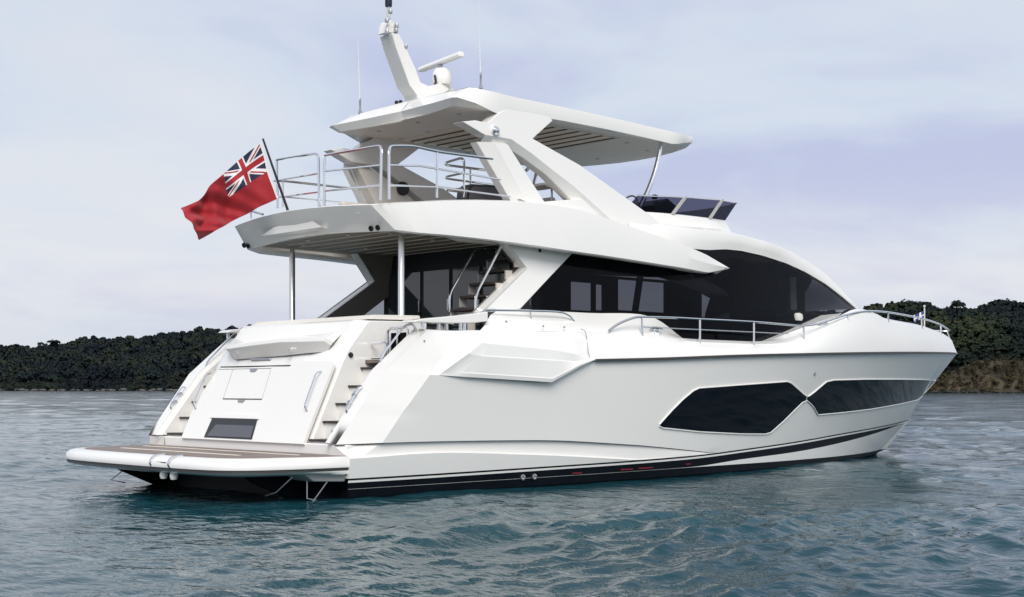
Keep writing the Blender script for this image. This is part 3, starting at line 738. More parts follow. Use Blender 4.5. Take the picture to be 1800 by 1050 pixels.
SLT = (Vector((A1[0]-A0[0], 0, A1[1]-A0[1]))).length
# raised door leaf with rounded upper corners, cut by the locker recess
dp = rounded([onface(-1.72, 0.0), onface(-1.72, SLT-.03), onface(-1.6, SLT), onface(-.8, SLT+.01), onface(-0.62, SLT-0.06), onface(-0.62, SLT*0.94), onface(1.38, SLT*0.94), onface(1.50, SLT*.85), onface(1.72, 0.62), onface(1.72, 0.0)], 0.05, 3)
door = MB().slab(dp, tuple(nr*0.05)).build('garage_door', [GEL], yacht, bevel=0.015, angle=20)
# seams, latches and handle of the door
def seam(pts, name='seam', w=0.008, m=RUBBER): MB().tube(pts, w, 5).build(name, [m], door)
seam([onface(-0.62, SLT*0.965, .012), onface(1.45, SLT*0.965, .012)], w=0.011)
seam([onface(-0.2, 0.70, .052), onface(0.92, 0.70, .052)], w=0.009)
seam([onface(-0.12, SLT*0.92, .053), onface(1.42, SLT*0.92, .053)], w=0.003)
seam([onface(-0.2, 0.70, .051), onface(-0.12, SLT*0.92, .051)], w=0.002); seam([onface(0.92, 0.70, .051), onface(0.98, SLT*0.92, .051)], w=0.002)
for y_, s_ in ((0.36, 0.69), (0.36, SLT*0.915)):
    MB().slab([onface(y_-.11, s_, .05), onface(y_+.11, s_, .05), onface(y_+.07, s_-.05, .05), onface(y_-.07, s_-.05, .05)], tuple(nr*0.015)).build('latch', [CHROMED], door, bevel=0.005)
MB().slab([onface(0.05, SLT+.09, .01), onface(.62, SLT+.09, .01), onface(.62, SLT+.055, .01), onface(.05, SLT+.055, .01)], tuple(nr*0.025)).build('handle', [CHROMED], door, bevel=0.008)
# locker recess with dark sloping pane
rc = [onface(1.02, 0.03, .054), onface(-0.36, 0.03, .054), onface(-0.30, 0.36, .054), onface(1.0, 0.36, .054)]
fr_ = MB().slab(rc, tuple(nr*0.006)).build('locker_recess', [CHAR], door)
pn = [onface(.94, 0.05, .062), onface(-.33, 0.05, .062), onface(-.29, 0.25, .062), onface(.80, .25, .062)]
MB().slab(pn, tuple(nr*0.006)).build('locker_pane', [mat('smoky_pane', (0.09, 0.095, 0.11), 0.12)], door)
MB().slab([onface(1.08, 0.36, .052), onface(-0.36, .36, .052), onface(-.3, .42, .052), onface(.2, .45, .052), onface(.8, .44, .052)], tuple(nr*.02)).build('locker_hood', [GEL], door, bevel=0.008)
# overhanging wet bar moulding
br0 = [onface(1.55, SLT+.34, 0.0), onface(1.20, SLT+.24, .20), onface(0.3, SLT+.27, .25), onface(-.35, SLT+.31, .24), onface(-1.36, SLT+.37, .10), onface(-1.44, SLT+.34, 0.0)]
br1 = [onface(1.50, SLT+.30, 0.0), onface(1.18, SLT+.18, .19), onface(0.3, SLT+.21, .24), onface(-.35, SLT+.25, .23), onface(-1.33, SLT+.31, .09), onface(-1.40, SLT+.28, 0.0)]
br2 = [onface(1.30, SLT+.12, -.05), onface(1.05, SLT+.08, 0.02), onface(0.3, SLT+.10, .03), onface(-.35, SLT+.12, .03), onface(-1.0, SLT+.16, 0.02), onface(-1.3, SLT+.2, -.05)]
brT = [tuple(Vector(p)+sl*0.20-nr*(o_+0.07)) for p, o_ in zip(br0, (0.02, .20, .25, .24, .12, .02))]
MB().grid([brT, br0, br1, br2]).build('bar_moulding', [GEL], yacht, angle=25, bevel=0.01)
for y_ in (0.98, -0.52):
    MB().tube([onface(y_, SLT+.16, .12), onface(y_-.06, SLT+.09, .14)], 0.02, 8).build('bar_spotlight', [CHROME], yacht)
def rail(name, pts, r, parent, bars=(), m=CHROME, n=8):
    mb = MB().tube(pts, r, n)
    for b in bars: mb.tube(b[0], b[1] if len(b) > 1 else r*0.85, n)
    return mb.build(name, [m], parent)
rail('grab_rail', rounded([onface(-1.52, 0.52, .05), onface(-1.52, 0.56, .13), onface(-1.50, 1.10, .13), onface(-1.50, 1.16, .05)], .05), .014, door)
rail('grab_rail', rounded([onface(1.62, 0.52, .05), onface(1.62, 0.56, .13), onface(1.60, 1.10, .13), onface(1.60, 1.16, .05)], .05), .014, door)
# boarding stairs each side
steps = [(0.20, 0.79), (0.43, 1.05), (0.66, 1.31), (0.89, 1.57), (1.12, 1.84)]
for sgn in (1, -1):
    for k, (x, z) in enumerate(steps):
        s_ = MB().box((x+0.02, -2.40, z-0.30), (x+.34, -1.70, z-0.032))
        if sgn < 0: s_.v = flip(s_.v); s_.f = [tuple(reversed(f)) for f in s_.f]
        st = s_.build('stair', [GEL], yacht, bevel=0.006)
        t_ = MB().box((x-0.015, -2.385, z-0.030), (x+.33, -1.715, z))
        if sgn < 0: t_.v = flip(t_.v); t_.f = [tuple(reversed(f)) for f in t_.f]
        t_.build('tread', [TREAD], st, bevel=0.005)
        for y_ in (-1.95, -2.2):
            if k < 3: MB().lathe((x+.02, sgn*-y_ if sgn < 0 else y_, z-.16), [(0, 0), (.03, 0), (.03, .012), (0, .016)], 10, axis=(-1, 0, 0)).build('step_light', [CHROMED], st)
    # chrome rails beside the stairs
    wing_rail = [(0.95, -2.44, 1.84), (0.97, -2.40, 1.98), (1.46, -2.36, 2.46), (1.62, -2.36, 2.48), (1.66, -2.36, 2.38)]
    rail('stair_rail', [(x, y*sgn, z) for x, y, z in rounded(wing_rail, .1)], .016, yacht)
    cl = [(0.36, -2.46, 1.14), (0.30, -2.46, 1.22), (0.54, -2.46, 1.55), (0.62, -2.46, 1.52)]
    rail('mooring_handle', [(x, y*sgn, z) for x, y, z in rounded(cl, .06)], .02, yacht, bars=[([(x, y*sgn, z) for x, y, z in ((0.40, -2.40, 1.33), (0.34, -2.46, 1.28))], .03), ([(x, y*sgn, z) for x, y, z in ((0.50, -2.40, 1.46), (0.44, -2.46, 1.42))], .03)])
# gate and frame at the top of the starboard stairs
rail('stair_gate', rounded([(1.55, -1.82, 1.90), (1.55, -1.82, 2.42), (1.62, -2.22, 2.44), (1.62, -2.22, 1.90)], .08), .02, yacht, bars=[([(1.58, -2.02, 1.95), (1.58, -2.02, 2.43)], .014)])
MB().box((1.60, -2.20, 1.95), (1.62, -1.84, 2.36)).build('gate_panel', [SMOKE], yacht)
rail('stair_gate', rounded([(1.30, -1.76, 1.98), (1.30, -2.1, 1.98), (1.30, -2.1, 2.20), (1.30, -1.76, 2.20)], .07), .018, yacht)
MB().lathe((0.92, -1.735, 2.02), [(0, 0), (.04, 0), (.04, .02), (0, .022)], 12, axis=(0, -1, 0)).build('deck_socket', [CHAR], yacht)

# --- swimming platform
def plat_outline(o):
    half = [(0.11, 2.80), (-.3, 2.79), (-.8, 2.73), (-1.25, 2.60), (-1.57, 2.34), (-1.73, 1.9), (-1.79, 1.2), (-1.81, 0.4)]
    half = smooth(half, 4)
    full = [(x, -y) for x, y in [(p[0], p[1]) for p in half]]+[(x, y) for x, y in reversed([(p[0], p[1]) for p in half])]
    out = []
    for i, (x, y) in enumerate(full):
        a = full[max(0, i-1)]; b = full[min(len(full)-1, i+1)]; dx, dy = b[0]-a[0], b[1]-a[1]; l_ = math.hypot(dx, dy)
        if 0 < o < .3: o2 = o*min(1, max(.06, (.05-x)/.85))
        else: o2 = o
        out.append((x+dy/l_*o2 if i not in (0, len(full)-1) else x, y-dx/l_*o2 if i not in (0, len(full)-1) else y+(o2 if y > 0 else -o2)*-1))
    return out
def pl_row(o, z): return [(x, y, z) for x, y in plat_outline(o)]
# offsets are inward
mb = MB().grid([pl_row(.9, .30), pl_row(.55, .31), pl_row(.16, .335), pl_row(.03, .365), pl_row(.0, .385), pl_row(0, .425), pl_row(-.015, .43), pl_row(-.02, .47), pl_row(.0, .525), pl_row(.05, .565), pl_row(.13, .582), pl_row(.20, .580)], [0, 0, 0, 0, 1, 0, 0, 0, 0, 0, 0])
ou = pl_row(.20, .580); mb.add(ou, [tuple(range(len(ou)))])
plat = mb.build('swim_platform', [GEL, RUBBER], yacht, angle=40, merge=.0005)
tk = pl_row(.27, .588); MB().slab([p for p in tk if p[0] < 0.2], (0, 0, -0.012)).build('teak_deck', [TEAK], plat)
for (xa, xb, ya, yb) in ((-1.0, -.93, -1.7, 1.7), (-.35, -.29, -2.2, 2.2)): MB().box((xa, ya, .589), (xb, yb, .594)).build('teak_margin', [SLATM], plat)
for y_ in (-.78, -1.28):
    MB().tube(smooth([(-1.61, y_, .592), (-1.77, y_, .575), (-1.832, y_, .50), (-1.805, y_, .43)], 5), .016, 8).build('passerelle_bracket', [CHROME], plat)
MB().box((-1.808, -1.17, .49), (-1.79, -.90, .505)).build('passerelle_hatch', [RUBBER], plat)
for y_ in (-.87, -1.15): MB().lathe((-1.67, y_, .36), [(0, 0), (.05, 0), (.06, -.05), (.045, -.10), (0, -.11)], 12).build('platform_light', [GEL], plat)
# dark machinery under the platform: lift arms, exhausts, trim tabs
for y_ in (-1.9, 1.9):
    MB().slab([(0.25, y_, .30), (-.95, y_, .30), (-.85, y_, .22), (0.25, y_, -.25)], (0, .12, 0)).build('lift_arm', [BLACK], plat)
MB().box((-.05, -2.35, -.5), (.24, 2.35, .31)).build('transom_underside', [BLACK], yacht)
MB().slab([(0.12, -2.74, .36), (-.55, -2.66, .345), (-.35, -2.6, .24), (.12, -2.70, .22)], (0, .5, 0)).build('platform_gusset', [GEL2], plat, bevel=.02)
for pts in (([(-.35, -2.45, .30), (-.35, -2.45, .0), (-.15, -2.5, -.05)]), ([(-.2, -2.72, .24), (-.5, -2.80, -.02), (-.3, -2.85, -.03)]), ([(-.55, 2.2, .3), (-.85, 2.3, .05), (-.6, 2.3, 0)]), ([(-.62, -2.5, .31), (-.75, -2.3, .10), (-.8, -2.1, .04)])):
    MB().tube(pts, .010, 6).build('ladder_stay', [CHROMED], plat)
for y_ in (-1.75, -1.5): MB().lathe((-.10, y_, .08), [(0, 0), (.06, 0), (.07, .05), (.05, .06), (0, .05)], 12, axis=(-1, 0, 0)).build('drain_outlet', [CHROMED], plat)

# --- deckhouse: raked wing, side glazing, roof brow
def hside(pts, sgn, off=0.0): return [(x, -sgn*(house_y(x, z)+off), z) for x, y, z in pts]
wing = [(3.592, -1.989, 4.055), (3.846, -2.037, 3.814), (4.16, -2.103, 3.485), (3.046, -2.257, 2.713), (3.475, -2.251, 2.747), (3.905, -2.241, 2.796), (4.59, -2.142, 3.289), (5.355, -2.033, 3.833), (5.695, -1.985, 4.073)]
gt = [(3.905, -2.241, 2.796), (4.289, -2.185, 3.076), (4.82, -2.109, 3.453), (5.292, -2.042, 3.79), (5.401, -2.029, 3.856)]
gt += [(6.0, 0, 3.95), (7.0, 0, 3.93), (8.2, 0, 3.96)]
gt += [(8.55, 0, 4.06)]
arc = [(9.007, -1.964, 4.106), (9.501, -1.936, 4.158), (10.025, -1.908, 4.168), (10.804, -1.863, 4.124), (11.633, -1.804, 4.034), (12.4, -1.743, 3.899), (13.211, -1.671, 3.7), (13.942, -1.602, 3.463), (14.642, -1.526, 3.215)]
gt = [p for p in gt if p[0] < arc[0][0]]+arc
gb = [(3.903, -2.243, 2.786), (4.492, -2.242, 2.791), (5.02, -2.243, 2.787), (5.845, -2.242, 2.789), (6.712, -2.242, 2.792)]
gb += [(7.0, 0, 2.6), (7.4, 0, 2.0), (11.2, 0, 2.0), (11.9, 0, 2.55)]
gb += [(12.639, -1.924, 2.842), (13.476, -1.772, 2.993), (14.631, -1.533, 3.19)]
side_glass = []
for sgn in (1, -1):
    wg = MB().slab(hside(wing, sgn, .012), (0, sgn*0.20, 0)).build('deckhouse_wing', [GEL], yacht, bevel=.012, angle=20)
    MB().tube(hside(wing[1:5], sgn, .014), .014, 6).build('wing_trim', [GEL2], wg)
    g_ = patch('side_window', TINT, gt, gb, house_y, sgn, yacht, off=0.0, n=60, nv=10); side_glass.append(g_)
    # opaque blacked out uprights behind the glass
    for px0, px1 in ((11.25, 11.45),):
        rows = []
        for k in range(8):
            z = lerp(2.45, 3.97, k/7); rows.append([(px0, -sgn*(house_y(px0, z)-.035), z), (px1, -sgn*(house_y(px1, z)-.035), z)])
        MB().grid(rows).build('window_upright', [CHAR], g_)
# dark cabin behind the glass: floor, ceiling, lining with openings on the far side
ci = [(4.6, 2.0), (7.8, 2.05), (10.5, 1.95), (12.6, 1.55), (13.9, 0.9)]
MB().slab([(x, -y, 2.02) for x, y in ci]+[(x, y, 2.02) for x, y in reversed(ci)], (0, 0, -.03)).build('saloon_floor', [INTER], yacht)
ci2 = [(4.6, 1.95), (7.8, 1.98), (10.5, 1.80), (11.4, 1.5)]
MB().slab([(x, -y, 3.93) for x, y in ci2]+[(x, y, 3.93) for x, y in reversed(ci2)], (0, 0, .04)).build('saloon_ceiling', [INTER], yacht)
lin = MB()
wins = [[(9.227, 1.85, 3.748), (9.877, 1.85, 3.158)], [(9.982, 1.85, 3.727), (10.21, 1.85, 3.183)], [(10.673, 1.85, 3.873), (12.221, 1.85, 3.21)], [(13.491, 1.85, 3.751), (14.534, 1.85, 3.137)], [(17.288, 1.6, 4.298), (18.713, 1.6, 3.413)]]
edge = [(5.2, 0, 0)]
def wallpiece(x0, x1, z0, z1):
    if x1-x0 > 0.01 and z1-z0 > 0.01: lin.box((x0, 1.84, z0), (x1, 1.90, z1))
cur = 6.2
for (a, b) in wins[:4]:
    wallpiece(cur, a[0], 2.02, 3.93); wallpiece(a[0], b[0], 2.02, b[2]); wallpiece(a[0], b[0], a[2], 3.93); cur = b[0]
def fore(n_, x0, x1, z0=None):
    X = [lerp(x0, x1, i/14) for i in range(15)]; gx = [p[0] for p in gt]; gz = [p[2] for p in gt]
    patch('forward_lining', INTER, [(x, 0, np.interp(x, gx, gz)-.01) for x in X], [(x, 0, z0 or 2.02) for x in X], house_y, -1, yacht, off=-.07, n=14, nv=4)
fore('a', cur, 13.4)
MB().slab([(12.226, 0, 4.286), (14.133, 0, 4.218), (14.865, 0, 4.056), (14.908, 0, 2.723), (12.226, 0, 2.652)], (0, .06, 0)).build('see_through_blocker', [INTER], yacht)  # added dark slab, blocks light seen through the forward glass
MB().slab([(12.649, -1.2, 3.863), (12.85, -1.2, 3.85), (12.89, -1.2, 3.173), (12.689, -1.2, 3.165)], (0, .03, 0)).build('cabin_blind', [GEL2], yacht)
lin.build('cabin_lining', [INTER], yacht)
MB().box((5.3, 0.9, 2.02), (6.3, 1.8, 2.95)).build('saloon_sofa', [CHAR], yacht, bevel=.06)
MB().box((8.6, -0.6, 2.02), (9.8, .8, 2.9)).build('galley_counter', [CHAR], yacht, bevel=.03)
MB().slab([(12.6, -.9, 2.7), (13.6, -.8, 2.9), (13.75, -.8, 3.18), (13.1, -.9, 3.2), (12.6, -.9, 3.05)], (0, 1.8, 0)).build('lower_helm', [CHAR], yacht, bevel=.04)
# house front and roof brow
rb0 = [(x, y, z) for x, y, z in arc]
rb0 = [(6.6, -2.12, 4.06), (7.6, -2.12, 4.06)]+[(x, -(house_y(x, z)+0.03), z) for x, y, z in arc]
rbk = [(x, y-.004, z+.035) for x, y, z in rb0]
n0 = len(rb0)
r1 = [(6.773, -1.92, 4.478), (7.827, -1.92, 4.503), (8.565, -1.92, 4.515)]
r1 += [(9.375, -1.9, 4.533), (9.947, -1.9, 4.49)]
r1 += [(10.638, -1.85, 4.447), (11.229, -1.85, 4.378)]
r1 += [(12.137, -1.72, 4.244)]
r1 += [(13.049, -1.6, 4.039)]
r1 += [(13.883, -1.5, 3.756)]
r1 += [(14.772, -1.47, 3.259)]
rl0 = resample(rbk, 48); rl1 = resample(smooth(r1, 5), 48)
mids = []
for v, o_ in ((0.0, 0), (.15, .05), (.4, .09), (.7, .08), (1.0, 0)):
    r_ = []
    for i, (p, q) in enumerate(zip(rl0, rl1)):
        t = i/47; m_ = Vector(p).lerp(Vector(q), v); m_.y -= o_*(1-t)**0.5*.6; m_.z += o_*(1-t)**0.5; r_.append(tuple(m_))
    mids.append(r_)
inner0 = [(x, y+.10, z-.01) for x, y, z in resample(rb0, 48)]
mb = MB().grid([inner0, resample(rb0, 48)]+mids)
top = mids[-1]
rowsT = [top]
for v in (.25, .5, .75, 1.0):
    r_ = []
    for i, (x, y, z) in enumerate(top):
        t = i/47; r_.append((x+(1-(1-v)**2)*0.9*max(0, (t-.45)/.55), y*(1-v), z+0.06*v*(2-v)*(1 if t < .5 else 1)))
    rowsT.append(r_)
# the forward part of the crown is windscreen glass: keep the roof only as far as its header
cut = 34
mb.grid([r[:cut] for r in rowsT]); mb.mirror()
roof = mb.build('deckhouse_roof', [GEL], yacht, merge=.002, angle=22)
wsx = [[(x, y, z+.0) for x, y, z in r[cut-1:]] for r in rowsT]
mbw = MB().grid(wsx); mbw.mirror(); mbw.build('front_windscreen', [TINT], yacht, merge=.002)
# flybridge coaming standing on the roof
f0 = [(6.544, -1.86, 4.424), (7.897, -1.86, 4.493)]
f0 += [(8.638, -1.86, 4.51)]
f0 += [(9.501, -1.8, 4.54)]
f0 += [(10.245, -1.6, 4.532)]
f1 = [(6.674, -1.74, 4.666), (7.566, -1.74, 4.713), (8.277, -1.74, 4.738)]
f1 += [(9.25, -1.7, 4.755)]
f1 += [(10.206, -1.45, 4.796)]
f0 = smooth(f0, 5)+[(f0[-1][0]+.22, -1.0, f0[-1][2]-.03), (f0[-1][0]+.30, -.4, f0[-1][2]-.03), (f0[-1][0]+.32, 0, f0[-1][2]-.03)]
f1 = smooth(f1, 5)+[(f1[-1][0]+.18, -.9, f1[-1][2]+.005), (f1[-1][0]+.26, -.4, f1[-1][2]+.005), (f1[-1][0]+.28, 0, f1[-1][2]+.005)]
f0 = [(x, y, z-.06) for x, y, z in f0]
f2 = [(x-.06, y+.14 if y < -.95 else y*.9, z-.02) for x, y, z in f1]
mb = MB().grid([resample(f0, 40), resample(f1, 40), resample(f2, 40)]); mb.mirror()
coam = mb.build('flybridge_coaming', [GEL], yacht, merge=.002, angle=30)
# smoked windscreen on the coaming, with pillars
w0 = resample(f1, 40); off_ = [Vector((.30 if i < 26 else .30, -0.05 if i < 24 else -.02, .33)) for i in range(40)]
def wpt(i, v):
    p = Vector(w0[i]); h = (0.29+.07*min(1, max(0, (p.x-7.4)/2)))*min(1, max(0, (p.x-5.9)/1.0)); return tuple(p+Vector((.24*v, (-.10 if p.y < -1 else p.y*.08)*v, h*v)))
ix = [i for i in range(40) if w0[i][0] > 6.9]
mb = MB().grid([[wpt(i, 0.02) for i in ix], [wpt(i, .5) for i in ix], [wpt(i, 1) for i in ix]]); mb.mirror()
ws_ = mb.build('flybridge_windscreen', [SMOKE], yacht, merge=.002)
tp = MB().tube([wpt(i, 1.0) for i in ix], .012, 6); tp.mirror(); tp.build('windscreen_rail', [CHROME], ws_)
for xq in (8.2, 9.45):
    i = min(ix, key=lambda k: abs(w0[k][0]-xq)); a, b = Vector(wpt(i, 0)), Vector(wpt(i, 1.03))
    for s_ in (1, -1):
        MB().slab([(a.x-.03, s_*a.y, a.z), (a.x+.05, s_*a.y, a.z), (b.x+.05, s_*b.y, b.z), (b.x-.03, s_*b.y, b.z)], (0, s_*-.03, 0)).build('windscreen_pillar', [GEL2], ws_)
# helm console, wheel and covers seen through it
MB().slab([(8.35, -1.25, 4.6), (8.9, -1.25, 4.6), (8.95, -1.25, 5.0), (8.7, -1.25, 5.12), (8.3, -1.25, 4.95)], (0, .9, 0)).build('helm_console', [CHAR], yacht, bevel=.03)
tor = MB().tube([(8.10+.06*math.sin(a)*.5, -.82+.19*math.cos(a), 4.98+.17*math.sin(a)) for a in [k*math.pi/10 for k in range(20)]], .018, 8, closed=True)
for a in (.5, 2.6, 4.7): tor.tube([(8.12, -.82, 4.98), (8.10+.03*math.sin(a), -.82+.19*math.cos(a), 4.98+.17*math.sin(a))], .012, 5)
tor.build('steering_wheel', [CHROMED], yacht)
for (x, y) in ((7.05, -.9), (7.2, .6)):
    st = MB().slab([(x, y-.32, 4.45), (x+.5, y-.32, 4.45), (x+.5, y-.32, 4.85), (x+.12, y-.32, 4.9), (x+.02, y-.32, 5.16), (x-.12, y-.32, 5.14)], (0, .64, 0)).build('helm_seat', [SEAT], yacht, bevel=.04)
MB().lathe((8.6, -1.0, 5.12), [(0.05, 0), (.06, .03), (.06, .07), (0, .09)], 10).build('compass', [CHAR], yacht)
MB().slab([(9.05, -.9, 4.7), (9.25, -.9, 4.7), (9.2, -.9, 5.04), (9.0, -.9, 5.04)], (0, 1.5, 0)).build('chart_shelf', [GEL2], yacht, bevel=.02)

# --- flybridge deck with its overhang
TOP = [(1.02, 0.0, 4.325), (1.04, -.5, 4.32), (1.08, -1.1, 4.30), (1.15, -1.7, 4.265), (1.20, -1.93, 4.25)]
LOW = [(1.28, 0.0, 3.965), (1.30, -.5, 3.96), (1.36, -1.1, 3.94), (1.45, -1.75, 3.91), (1.52, -2.02, 3.90)]
tpx = [(1.551, -2.079, 4.297), (1.898, -2.205, 4.333), (2.393, -2.271, 4.398), (3.06, -2.309, 4.465), (3.636, -2.342, 4.502), (4.232, -2.376, 4.521), (4.848, -2.411, 4.509), (5.243, -2.42, 4.487), (5.656, -2.42, 4.437), (6.294, -2.42, 4.336), (6.957, -2.42, 4.226), (7.724, -2.42, 4.097), (8.379, -2.406, 3.959), (9.09, -2.379, 3.755)]
lpx = [(1.847, -2.187, 3.868), (2.339, -2.268, 3.865), (3.06, -2.309, 3.854), (3.636, -2.342, 3.839), (4.232, -2.376, 3.816), (4.848, -2.411, 3.786), (5.517, -2.42, 3.764), (6.222, -2.42, 3.738), (6.957, -2.42, 3.705), (7.724, -2.42, 3.672), (8.464, -2.403, 3.629), (9.108, -2.378, 3.741)]
TOP2 = TOP+[(x, y+.10*max(0, min(1, (x-1.4)/1.2))*(1-max(0, min(1, (x-6.2)/2.0))), z) for x, y, z in tpx]
LOW2 = LOW+[(x, y, z) for x, y, z in lpx]
ns_ = 60
def split_res(P, k, n1, n2): return resample(P[:k+1], n1)[:-1]+resample(P[k:], n2)
T_ = split_res(TOP2, 6, 18, 44); L_ = split_res(LOW2, 6, 18, 44)
M1 = [tuple(Vector(a).lerp(Vector(b), .5)) for a, b in zip(L_, T_)]
def bow_out(p, k): return (p[0]-(0.02 if k < 12 else 0), p[1]-.02*(k > 14), p[2])
M1 = [bow_out(p, k) for k, p in enumerate(M1)]
def inset(P, d, dz):
    out = []
    for k, (x, y, z) in enumerate(P):
        w_ = min(1, max(0, (-y)/2.0)); out.append((x+d*(1-w_) if k < 18 else x-(.0 if k < len(P)-8 else d*.5), min(0, y+d*w_ if k < 40 else y+d), z+dz))
    return out
def tip(P, Q, f=None):   # the rim narrows to nothing along the forward blade
    return [tuple(Vector(q).lerp(Vector(p), max(0, min(1, (p[0]-6.0)/1.2)))) for p, q in zip(P, Q)]
rim_ = tip(T_, inset(T_, .07, .018)); rim2 = tip([(x, y+.02, z) for x, y, z in T_], inset(T_, .16, .012)); rim3 = tip([(x, y+.30, z-.10) for x, y, z in T_], inset(T_, .34, -.10))
lip = inset(L_, .05, -.018); lip2 = inset(L_, .26, .0); lip3 = inset(L_, .30, .05)
mb = MB().grid([lip3, lip2, lip, L_, M1, T_, rim_, rim2, rim3])
mb.mirror(); fly = mb.build('flybridge_band', [GEL], yacht, merge=.001, angle=11)
dk = [p for p in rim3 if p[0] < 6.9]; dk = [(max(x, 1.55), y*.93, 4.17) for x, y, z in dk]
MB().grid([dk, [(x, 0, 4.17) for x, y, z in dk], flip(dk)]).build('flybridge_sole', [TEAK], yacht)
# slatted ceiling over the cockpit
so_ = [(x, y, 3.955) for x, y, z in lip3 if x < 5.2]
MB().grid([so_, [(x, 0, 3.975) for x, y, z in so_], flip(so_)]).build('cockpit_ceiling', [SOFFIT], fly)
for k in range(8):
    x = 1.95+.36*k; w_ = min(1.62, np.interp(x, [1.5, 2.2], [1.1, 1.62]))
    MB().box((x, -w_, 3.952), (x+.014, w_, 3.962)).build('ceiling_batten', [SLATM], fly)
for (x, y) in ((1.75, .55), (1.75, -.55), (2.1, -1.2), (2.1, 1.2), (3.2, .9), (3.2, -.9)):
    MB().lathe((x, y, 3.955), [(0, -.012), (.035, -.012), (.04, 0)], 10).build('downlight', [GEL2], fly)
# long pale moulding where the ceiling meets the house
MB().slab([(2.5, -2.0, 3.94), (4.3, -2.05, 3.94), (4.3, -1.62, 3.94), (3.1, -1.62, 3.94)], (0, 0, -.075)).build('ceiling_moulding', [LINER], fly, bevel=.02)
# moulded hollow and sockets on the aft face of the overhang
def socket(pts):
    for p in pts: MB().lathe(p, [(0, -.01), (.045, -.01), (.045, .012), (.03, .014), (.028, -.005), (0, -.005)], 10, axis=(-1, -.1, -.35)).build('fairlead_socket', [CHAR], fly)
socket([(1.36, -1.66, 3.934), (1.36, -1.828, 3.933)]); socket([(1.41, 1.941, 3.955), (1.41, 1.817, 3.936)])
hb = [(1.215, 1.03, 4.022), (1.215, 0.113, 4.022), (1.215, -0.677, 4.027)]
ht = [(1.12, 0.635, 4.135), (1.12, 0.101, 4.149), (1.12, -0.415, 4.153)]
MB().grid([[(x-.055, y, z) for x, y, z in hb], [(x+.03, y, z) for x, y, z in ht]]).grid([[(x-.055, y, z) for x, y, z in hb], [(x+.03, y, z-.03) for x, y, z in hb]]).build('moulded_hollow', [GEL], fly)

# --- radar arch: raked struts each side
A_main = [(2.995, -1.884, 5.73), (3.278, -1.877, 5.79), (3.533, -1.878, 5.783), (3.776, -1.856, 5.965), (4.152, -1.832, 6.168), (4.964, -1.844, 6.069), (5.038, -1.849, 6.021), (4.531, -1.894, 5.648), (5.597, -1.933, 5.328), (6.228, -1.964, 5.069), (7.204, -2.013, 4.656), (7.65, -2.031, 4.504), (8.49, -2.076, 4.136), (7.369, -2.061, 4.261), (6.355, -2.047, 4.373), (5.942, -2.018, 4.615), (5.402, -1.981, 4.926), (4.91, -1.952, 5.165), (4.457, -1.925, 5.391), (4.033, -1.904, 5.567), (3.461, -1.904, 5.57)]
A_cr = [(3.461, -1.904, 5.57), (4.033, -1.904, 5.567), (4.457, -1.925, 5.391), (4.91, -1.952, 5.165), (5.402, -1.981, 4.926), (5.942, -2.018, 4.615), (6.355, -2.047, 4.373)]
A_ed = [(3.413, -1.917, 5.462), (3.945, -1.917, 5.458), (4.338, -1.934, 5.32), (4.844, -1.961, 5.091), (5.379, -2.003, 4.739), (5.659, -2.02, 4.599), (6.058, -2.043, 4.408)]
foot = [(4.09, -2.019, 4.608), (4.672, -2.019, 4.61), (5.58, -2.003, 4.744), (6.061, -2.039, 4.438), (5.229, -2.036, 4.464), (4.437, -2.032, 4.499)]
L_main = [(3.636, -1.914, 5.48), (3.948, -1.914, 5.481), (4.683, -2.02, 4.597), (4.439, -2.03, 4.518), (4.261, -2.027, 4.539)]
L_out = [(3.636, -1.914, 5.48), (4.261, -2.027, 4.539)]
L_in = [(3.352, -1.916, 5.464), (3.997, -2.023, 4.571)]
def inw(P, d): return [(x, y+d, z) for x, y, z in P]
for sgn in (1, -1):
    Am = [(x, y+(.07 if x > 7.55 else 0), z) for x, y, z in A_main]
    a_ = MB().slab(Am, [(0, .24, .0)]*len(A_main)); a_.slab([(x, y-.01, z) for x, y, z in foot], (0, .2, 0)); a_.grid([A_cr, inw(A_ed, .09), inw(A_ed, .26)])
    a_.slab(L_main, (0, .24, 0)); a_.grid([L_out, inw(L_in, .10), inw(L_in, .26)])
    if sgn < 0: a_.v = flip(a_.v); a_.f = [tuple(reversed(f)) for f in a_.f]
    ar = a_.build('radar_arch', [GEL], yacht, bevel=.012, angle=20)
    b_ = [(3.662, -1.892, 5.67)]
    MB().lathe((b_[0][0], sgn*(b_[0][1]-.0), b_[0][2]), [(0, .10), (.05, .085), (.075, .05), (.06, 0), (.05, -.02)], 14, axis=(0, -sgn, 0)).build('searchlight', [CHROME], ar)
# --- hardtop
E1 = [(3.46, 0, 6.411), (3.382, -0.9, 6.377), (3.365, -1.6, 6.363), (3.442, -1.72, 6.346)]
E1 += [(3.737, -1.83, 6.312), (4.115, -1.83, 6.293), (4.764, -1.83, 6.291), (5.439, -1.83, 6.284), (6.503, -1.83, 6.266), (7.634, -1.83, 6.237), (8.429, -1.83, 6.218)]
E1 += [(8.881, -1.7, 6.238), (9.10, -1.2, 6.22), (9.26, -.6, 6.24), (9.30, 0, 6.25)]
E2 = [(3.263, 0, 6.201), (3.115, -1, 6.17), (2.975, -1.73, 6.145), (3.352, -1.78, 6.091)]
E2 += [(3.778, -1.84, 5.967), (4.362, -1.84, 6.018), (4.994, -1.84, 6.045), (5.292, -1.84, 6.051), (6.274, -1.84, 6.046), (7.314, -1.84, 6.026), (8.175, -1.84, 5.997)]
E2 += [(8.857, -1.72, 6.137), (9.08, -1.2, 6.12), (9.24, -.6, 6.14), (9.28, 0, 6.15)]
